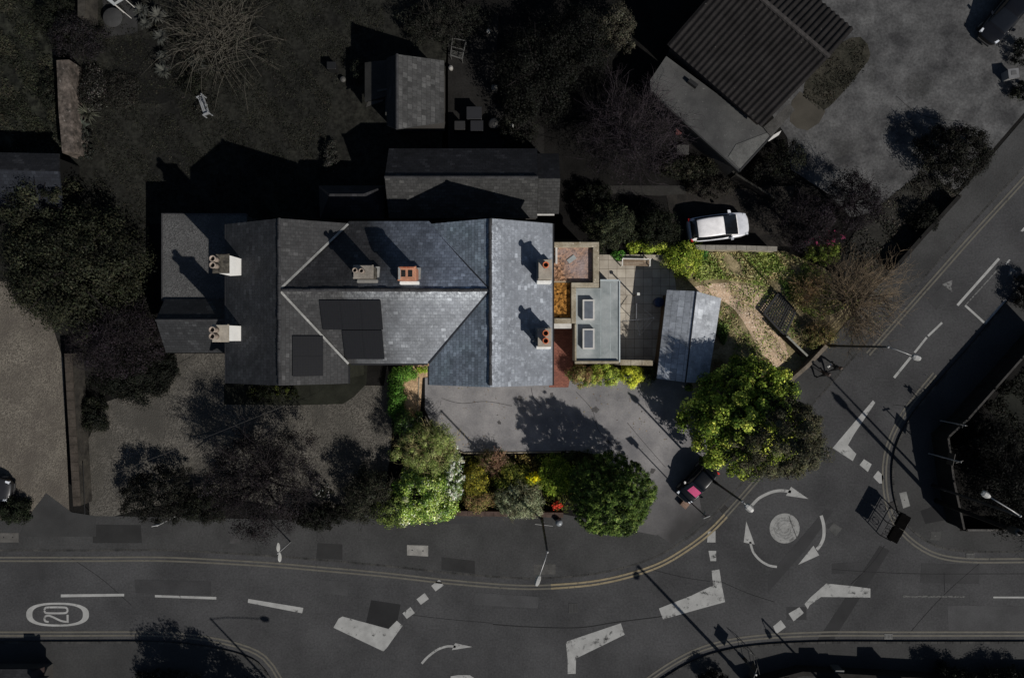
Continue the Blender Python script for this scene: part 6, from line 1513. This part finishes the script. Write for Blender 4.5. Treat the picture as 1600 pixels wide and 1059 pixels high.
GR = [(C(42, 43, 36), 1), (C(34, 35, 30), 1), (C(50, 50, 43), 1), (C(28, 29, 25), 1)]
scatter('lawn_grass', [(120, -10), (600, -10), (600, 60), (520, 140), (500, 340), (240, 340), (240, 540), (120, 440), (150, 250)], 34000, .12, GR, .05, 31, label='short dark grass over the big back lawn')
scatter('rough_grass', [(-10, -10), (112, -10), (98, 255), (-10, 255)], 11000, .17, [(C(48, 50, 40), 1), (C(36, 38, 31), 1), (C(58, 58, 48), 1)], .16, 32, label='rough tussocky grass at the top left beside the garden wall')
scatter('verge_grass', [(1262, 118), (1312, 66), (1352, 62), (1350, 112), (1286, 176), (1254, 150)], 1300, .12, [(C(50, 49, 42), 1), (C(40, 40, 34), 1), (C(62, 58, 50), 1)], .08, 33, label='patchy grass verge beside the bungalow')
scatter('verge_grass', [(1400, 300), (1440, 268), (1500, 300), (1410, 400), (1345, 470), (1310, 470), (1300, 420), (1350, 340)], 5000, .16, [(C(66, 64, 58), 1), (C(54, 53, 48), 1), (C(78, 75, 68), 1)], .08, 34, label='thin dry grass on the verge inside the north-east fence')
scatter('corner_grass', [(1545, 640), (1600, 575), (1640, 560), (1640, 720), (1590, 690)], 3000, .18, [(C(42, 43, 38), 1), (C(34, 35, 30), 1)], .08, 35, label='grass of the corner garden behind the fence')
scatter('fallen_leaves', [(668, 604), (860, 604), (1020, 600), (1060, 690), (980, 740), (900, 700), (726, 702), (668, 650)], 260, .1, [(C(120, 100, 70), 1), (C(150, 130, 90), 1)], .02, 9, label='fallen leaves blown thinly over the pale driveway', cat='leaves')
scatter('leaf_litter', [(1100, 560), (1200, 560), (1225, 595), (1110, 690), (1085, 640)], 5200, .12, [(C(140, 116, 84, 1.2), 1), (C(80, 70, 52, 1.2), 1)], .08, 3, label='leaf litter beneath the big green tree', cat='leaf litter')
scatter('bed_plants', [(700, 712), (890, 708), (930, 720), (890, 800), (700, 798)], 6500, .15, [(C(84, 88, 34, 1.4), 1), (C(60, 64, 26, 1.4), 1), (C(110, 96, 48, 1.3), 1)], .35, 4, label='low mixed planting filling the flower bed behind the front wall', cat='planting')
# --- big green tree: bright leaves to the west, its dimmed road side added as a second crown in dark leaf colours
plant('maple_tree', 'large bright green maple over the shed and the driveway', T, 1165, 654, 99, 100, 1.0, 6.4, 24000, .26, [(C(106, 124, 36, 1.5), 3), (C(76, 97, 28, 1.4), 2.4), (C(156, 164, 58, 1.7), 1.3), (C(46, 62, 24, 1.2), 1.4)], 190, .13, .22, bark=TRUNK, seed=21, shell=.7)
plant('dimmed_maple_crown', 'dimmed road side of the bright maple, added as a second dark-leaved crown', T, 1208, 682, 88, 76, 1.2, 8.5, 24000, .18, [(C(80, 78, 62, 1.1), 3), (C(58, 58, 46, 1.1), 2), (C(100, 100, 72, 1.1), 1)], 140, .14, .18, seed=9, shell=.7)
# --- bare willow and plums at the east end
plant('bare_willow', 'bare brown-twigged willow spreading over the north-east pavement', T, 1335, 470, 88, 72, .2, 3.4, 260, .12, [(C(96, 100, 44, 1.3), 2), (C(116, 92, 64, 1.3), 2)], 40, .25, .12, twig=150, twigcol=C(118, 104, 86, .8), bark=TRUNK, seed=3)
plant('ivy_bush', 'yellow-green leafy bush under the willow behind the pavement wall', S, 1285, 395, 34, 22, .2, 1.7, 2000, .15, [(C(98, 112, 40, 1.4), 3), (C(70, 84, 32, 1.3), 2), (C(120, 118, 60, 1.3), 1)], 34, .3, .05)
plant('bramble', 'brownish bramble along the pavement wall below the willow', S, 1280, 522, 30, 24, .2, 1.3, 1700, .14, [(C(110, 100, 56, 1.3), 2), (C(78, 80, 40, 1.3), 2)], 34, .3, .05, twig=40, twigcol=C(130, 108, 80))
plant('bramble', 'straw-coloured bramble left of the willow trunk', S, 1262, 455, 36, 30, .2, 1.2, 1800, .14, [(C(140, 124, 78, 1.3), 2), (C(90, 100, 46, 1.3), 2)], 34, .3, .05, twig=50, twigcol=C(160, 132, 100))
plant('plum_tree', 'dark purple plum tree in front of the bungalow forecourt', T, 1335, 318, 52, 50, .8, 4.6, 3600, .16, PUR, 50, .24, .12, twig=50, twigcol=C(46, 42, 44))
plant('plum_tree', 'dark purple plum tree right of the white hatchback', T, 1258, 345, 46, 50, .8, 4.4, 3200, .16, PUR, 50, .24, .12, twig=50, twigcol=C(46, 42, 44))
plant('magenta_shrub', 'shrub with sparse magenta blossom above the bare willow', S, 1292, 372, 32, 18, .4, 2.8, 500, .13, PUR, 20, .4, .05, twig=30, twigcol=C(60, 48, 50), extra=petals([C(150, 64, 96), C(120, 52, 80)], 240, .13, .9, 8))
plant('round_evergreen', 'dark round evergreen with pale flowers at the forecourt edge', T, 1492, 241, 64, 54, .3, 3.3, 9000, .17, [(C(32, 32, 28), 3), (C(24, 24, 22), 2), (C(46, 46, 38), 1)], 90, .2, .12, extra=petals([C(92, 84, 88)], 160, .12, .92, 9))
plant('path_shrub', 'dark leafy shrub in the gap between garage and forecourt', S, 1232, 246, 34, 30, .3, 3.0, 1100, .17, DK, 30, .3, .05)
plant('ball_shrub', 'round clipped grey shrub at the garage corner', S, 1192, 264, 22, 22, .2, 1.2, 1500, .14, [(C(42, 42, 38), 3), (C(32, 32, 30), 2)], 26, .35, .05)
plant('fence_shrub', 'black shrub against the north-east pavement fence', S, 1446, 338, 26, 26, .2, 1.6, 1100, .16, [(C(22, 23, 20), 3), (C(30, 31, 26), 2)], 20, .3, .05)
# --- dark back gardens
plant('bare_plum', 'large dull purple bare tree between the rear building and the garage', T, 985, 205, 92, 82, .8, 5.2, 5200, .14, PUR, 80, .22, .16, twig=110, twigcol=C(58, 52, 56))
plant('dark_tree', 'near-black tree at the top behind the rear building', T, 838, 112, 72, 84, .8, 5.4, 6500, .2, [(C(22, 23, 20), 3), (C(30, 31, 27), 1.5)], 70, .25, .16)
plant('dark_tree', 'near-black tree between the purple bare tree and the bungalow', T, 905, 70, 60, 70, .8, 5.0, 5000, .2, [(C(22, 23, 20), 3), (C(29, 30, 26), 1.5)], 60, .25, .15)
plant('pale_shrub', 'pale-leaved shrub at the top left of the bungalow', S, 962, 42, 36, 42, .4, 3.4, 3000, .18, [(C(66, 64, 54), 3), (C(48, 47, 40), 2), (C(92, 90, 78), .8)], 46, .25, .06)
plant('yard_shrub', 'dark twiggy shrubs at the top right of the barn', S, 690, 34, 76, 42, .3, 2.8, 4200, .17, [(C(30, 31, 27), 3), (C(40, 41, 36), 1.5)], 60, .25, .06, twig=40, twigcol=C(56, 54, 50))
plant('edge_shrub', 'dark shrub on the right of the yard below the near-black tree', S, 812, 200, 34, 48, .3, 2.4, 2600, .18, [(C(26, 27, 23), 3), (C(36, 37, 31), 1.5)], 40, .28, .06)
plant('garage_hedge', 'olive grass hedge along the lower garage wall', S, 1075, 262, 60, 22, .2, 1.2, 2800, .16, [(C(38, 40, 31), 3), (C(30, 31, 25), 2), (C(58, 56, 46), .8)], 50, .35, .05)
plant('lane_shrub', 'dark shrub above the back lane', S, 925, 305, 36, 22, .2, 1.6, 1900, .16, DK, 30, .3, .05)
plant('lane_shrub', 'brownish shrub right of the back lane', S, 1110, 292, 46, 20, .2, 1.2, 1800, .15, [(C(50, 47, 42), 3), (C(36, 35, 31), 2)], 34, .3, .05)
plant('climber', 'pale-leaved climber up the left side of the barn yard', S, 516, 245, 14, 32, .2, 1.2, 700, .18, [(C(58, 58, 54), 3), (C(34, 35, 32), 3)], 16, .4, .03)
plant('barn_shrub', 'dark shrub at the left corner of the barn lean-to', S, 563, 110, 16, 26, .2, 1.8, 800, .16, DK, 16, .4, .04)
# top-left garden
plant('flower_shrub', 'dark flowering bed beside the brick garden wall', S, 142, 140, 28, 44, .15, 1.2, 2400, .15, [(C(32, 32, 29), 3), (C(44, 43, 40), 2), (C(84, 82, 78), .8)], 50, .35, .05, shell=.2)
plant('flower_shrub', 'dark purple shrub over the broken end of the garden wall', S, 116, 58, 46, 40, .2, 2.6, 3600, .15, [(C(34, 31, 34), 3), (C(26, 26, 25), 2), (C(44, 42, 42), 1)], 50, .28, .05)
plant('flower_shrub', 'grey heather bank at the edge of the round lawn', S, 185, 140, 34, 36, .15, .8, 2400, .13, [(C(50, 49, 45), 3), (C(38, 37, 34), 2)], 40, .35, .04, shell=.2)
plant('flower_shrub', 'small dark shrub left of the pale lawn bench', S, 300, 128, 26, 22, .15, 1.2, 1300, .15, DK, 24, .35, .04)
plant('flower_shrub', 'pale-flecked shrub beside the pale lawn bench', S, 313, 166, 12, 12, .12, .5, 420, .13, [(C(44, 44, 40), 3), (C(76, 76, 70), 1)], 12, .4, .03)
plant('ivy_bush', 'dark ivy on the rough lawn beside the brick garden wall', S, 76, 140, 18, 40, .15, .9, 1300, .16, [(C(40, 42, 35), 3), (C(28, 30, 25), 2)], 26, .35, .04, shell=.2)
plant('rough_bush', 'dark bush on the rough lawn at the top left', S, 88, 30, 36, 40, .2, 1.8, 2400, .17, [(C(30, 32, 26), 3), (C(40, 42, 34), 1.5)], 40, .28, .05)
plant('lawn_bush', 'dark leafy plant at the lower end of the garden wall', S, 130, 225, 18, 30, .15, .9, 900, .2, [(C(44, 46, 42), 2), (C(30, 31, 28), 2)], 20, .35, .03)
def rosette(label, px, py, r_, n, col, h=1.0, up=.5, nm='yucca', w=.05):
    c = Vector(P(px, py, h)); t = thing(nm, label, 'plant', (c.x, c.y, .12)); mb = MB(); r = np.random.default_rng(int(px + py))
    R_ = M(r_, h)
    for k in range(n):
        a = k * 2.39996 + r.normal(0, .1); e = r.random() * up * 1.6
        L = R_ * (.75 + .35 * r.random()); d = Vector((math.cos(a) * math.cos(e), math.sin(a) * math.cos(e), math.sin(e))); s_ = Vector((-math.sin(a), math.cos(a), 0)) * w
        p0 = c; p1 = c + d * L * .5 + Vector((0, 0, .05)); p2 = c + d * L - Vector((0, 0, .12 * L))
        mb.add([tuple(p0 - s_ * .6), tuple(p0 + s_ * .6), tuple(p1 - s_), tuple(p1 + s_), tuple(p2)], [(0, 1, 3, 2), (2, 3, 4)])
    mb.build('leaves', surf('yucca_leaf', scl(col, 1.7), .6, .3, 3, 8, .3), t)
    MB().lathe(c.xy, [(.12, .12), (.1, h * .6), (.09, h)], 8).build('stem', TRUNK_DARK, t, True)
rosette('spiky yucca at the top, nearest the table', 222, 18, 15, 46, C(52, 53, 50))
rosette('spiky yucca right of the table, close to the bamboo', 248, 26, 17, 54, C(62, 62, 58))
rosette('spiky yucca below the table beside the bamboo edge', 252, 58, 15, 46, C(50, 51, 48))
rosette('spiky yucca left of the two low ones, behind the round lawn', 228, 38, 12, 36, C(46, 47, 44))
rosette('spiky yucca alone on the lawn edge, upper of the low pair', 256, 90, 14, 40, C(46, 47, 44), .7)
rosette('spiky yucca alone on the lawn edge, lower of the low pair', 256, 111, 16, 46, C(54, 55, 51), .7)
rosette('spiky yucca under the bamboo tips', 310, 100, 18, 46, C(44, 45, 42), .7)
rosette('grass-like plant at the lower end of the brick wall', 138, 178, 22, 60, C(62, 63, 54), .4, .8, 'strap_plant', .03)
rosette('broad silver leaves below the strap-leaved plant by the wall', 128, 198, 18, 26, C(58, 62, 56), .4, .5, 'strap_plant', .12)
# bamboo: long arching canes
def bamboo():
    c = Vector(P(335, 50, 1.5)); t = thing('bamboo', 'big clump of arching bamboo canes at the top left', 'bamboo', (c.x, c.y, .12)); r = np.random.default_rng(4); mb = MB(); lp = []; ln2 = []
    for k in range(330):
        b0 = Vector((c.x + r.normal(0, .9), c.y + r.normal(0, .9), .12)); a = r.normal(2.2, 1.1) if r.random() < .6 else r.random() * 6.28
        L = 1.4 + 1.8 * r.random(); d = Vector((math.cos(a), math.sin(a), 0)); top = b0 + d * L * .75 + Vector((0, 0, .9 + .7 * r.random())); end = top + d * L * .55 - Vector((0, 0, .3))
        mb.tube([b0, b0.lerp(top, .5) + Vector((0, 0, .4)), top, end], [.022, .02, .014, .006], 4)
        for q in range(9): p = top.lerp(end, r.random()) if r.random() < .6 else b0.lerp(top, .5 + .5 * r.random()); lp.append(tuple(p + Vector(r.normal(0, .14, 3)))); ln2.append((r.normal(0, .5), r.normal(0, .5), .8))
    mb.build('canes', twig_mat(C(84, 81, 74)), t, True)
    cards('leaves', np.array(lp), np.array(ln2), np.full(len(lp), .3), pick_cols([C(46, 46, 40), C(36, 36, 31), C(58, 56, 50)], r.integers(0, 3, len(lp)), len(lp)), LEAF, t, (c.x, c.y, .12), .2)
bamboo()
# left, bottom and corner
plant('clipped_bush', 'clipped dark green bush at the left edge by the pavement', S, 18, 797, 30, 24, .15, 1.4, 2600, .17, [(C(34, 40, 28), 3), (C(26, 30, 22), 2), (C(48, 54, 40), 1)], 34, .3, .05)
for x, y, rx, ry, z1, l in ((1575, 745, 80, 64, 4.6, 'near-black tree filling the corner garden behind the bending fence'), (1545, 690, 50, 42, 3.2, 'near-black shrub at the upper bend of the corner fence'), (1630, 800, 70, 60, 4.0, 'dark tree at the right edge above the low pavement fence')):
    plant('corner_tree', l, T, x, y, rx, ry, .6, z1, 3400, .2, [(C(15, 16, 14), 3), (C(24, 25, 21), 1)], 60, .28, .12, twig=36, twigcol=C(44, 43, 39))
plant('verge_tree', 'dark small-leaved tree overhanging the north-east road at the right edge', T, 1612, 458, 26, 34, .5, 1.5, 2200, .17, [(C(20, 21, 18), 3), (C(27, 28, 23), 1)], 30, .3, .1)
plant('garden_bush', 'dark bush on the pale corner lawn', S, 1573, 604, 14, 14, .2, 1.2, 900, .16, [(C(24, 25, 21), 3)], 14, .35, .04)
plant('garden_bush', 'small dark bush on the corner lawn beside the fence top', S, 1548, 632, 10, 10, .2, 1.0, 500, .15, [(C(27, 28, 23), 3)], 10, .35, .04)
plant('bottom_hedge_tree', 'large dark clipped tree at the bottom edge with its shadow across the pavement', T, 342, 1186, 98, 96, .3, 7.0, 16000, .26, [(C(24, 26, 21), 3), (C(34, 36, 30), 1.5), (C(60, 60, 54), .4)], 110, .2, .2, shell=.6)
plant('bottom_shrub', 'pale-flowered dark shrub at the bottom edge, left of centre', S, 258, 1060, 66, 14, .2, 1.0, 2200, .17, [(C(34, 36, 31), 3), (C(66, 66, 62), .9)], 40, .4, .04)
for x, rx, z1, l in ((1492, 44, 2.4, 'dark rounded hedge at the bottom right, left of the grassy hedge'), (1580, 62, 2.0, 'feathery-topped dark hedge at the bottom right corner')):
    plant('bottom_hedge', l, S, x, 1068, rx, 26, .2, z1, 3600, .18, [(C(28, 30, 25), 3), (C(40, 42, 34), 1)], 50, .3, .05)
plant('bottom_hedge', 'black shrub at the bottom edge left of the pole shadow', S, 1118, 1062, 26, 18, .2, 1.6, 1500, .17, [(C(20, 21, 18), 3)], 26, .35, .05)
plant('bottom_hedge', 'black shrub at the bottom edge right of the pole shadow', S, 1225, 1072, 34, 20, .2, 1.6, 1500, .17, [(C(20, 21, 18), 3)], 26, .35, .05)

plant('yard_bush', 'dark ragged bush at the right edge beside the black estate car', S, 1600, 82, 20, 26, .2, 1.4, 900, .17, DK, 16, .35, .04)
plant('yard_bush', 'dark ragged bush at the right edge below the white storage box', S, 1598, 142, 20, 18, .2, 1.2, 800, .17, DK, 14, .35, .04)
# ------------------------------------------------------------------ sun, sky, camera
SUN = Vector((.69 * .784, -.724 * .784, .621)).normalized()
ld = bpy.data.lights.new('sun', 'SUN'); ld.energy = 5.0; ld.angle = math.radians(.53); ld.color = (1.0, .955, .89)
lo_ = bpy.data.objects.new('sun', ld); COL.objects.link(lo_); lo_.rotation_euler = SUN.to_track_quat('Z', 'Y').to_euler()
w = bpy.data.worlds.new('World'); scene.world = w; w.use_nodes = True; nt = w.node_tree
sky = nt.nodes.new('ShaderNodeTexSky'); sky.sky_type = 'NISHITA'; sky.sun_disc = False
sky.sun_elevation = math.asin(SUN.z); sky.sun_rotation = math.atan2(SUN.x, SUN.y); sky.altitude = 30; sky.air_density = 1.0; sky.dust_density = .6; sky.ozone_density = 1.2
bg = nt.nodes['Background']; nt.links.new(sky.outputs[0], bg.inputs[0]); bg.inputs[1].default_value = .05
cd = bpy.data.cameras.new('camera'); cd.sensor_width = 36; cd.lens = 36 * H / (1600 / PX); cd.clip_end = 2000
cam = bpy.data.objects.new('camera', cd); COL.objects.link(cam); cam.location = (0, 0, H); cam.rotation_euler = (0, 0, 0); scene.camera = cam
vs = scene.view_settings; scene.display_settings.display_device = 'sRGB'; vs.view_transform = 'Standard'; vs.look = 'None'; vs.exposure = -0.22; vs.gamma = 1; vs.use_curve_mapping = False
scene.cycles.max_bounces = 6
for o in list(bpy.data.objects):
    if 'org' in o: del o['org']
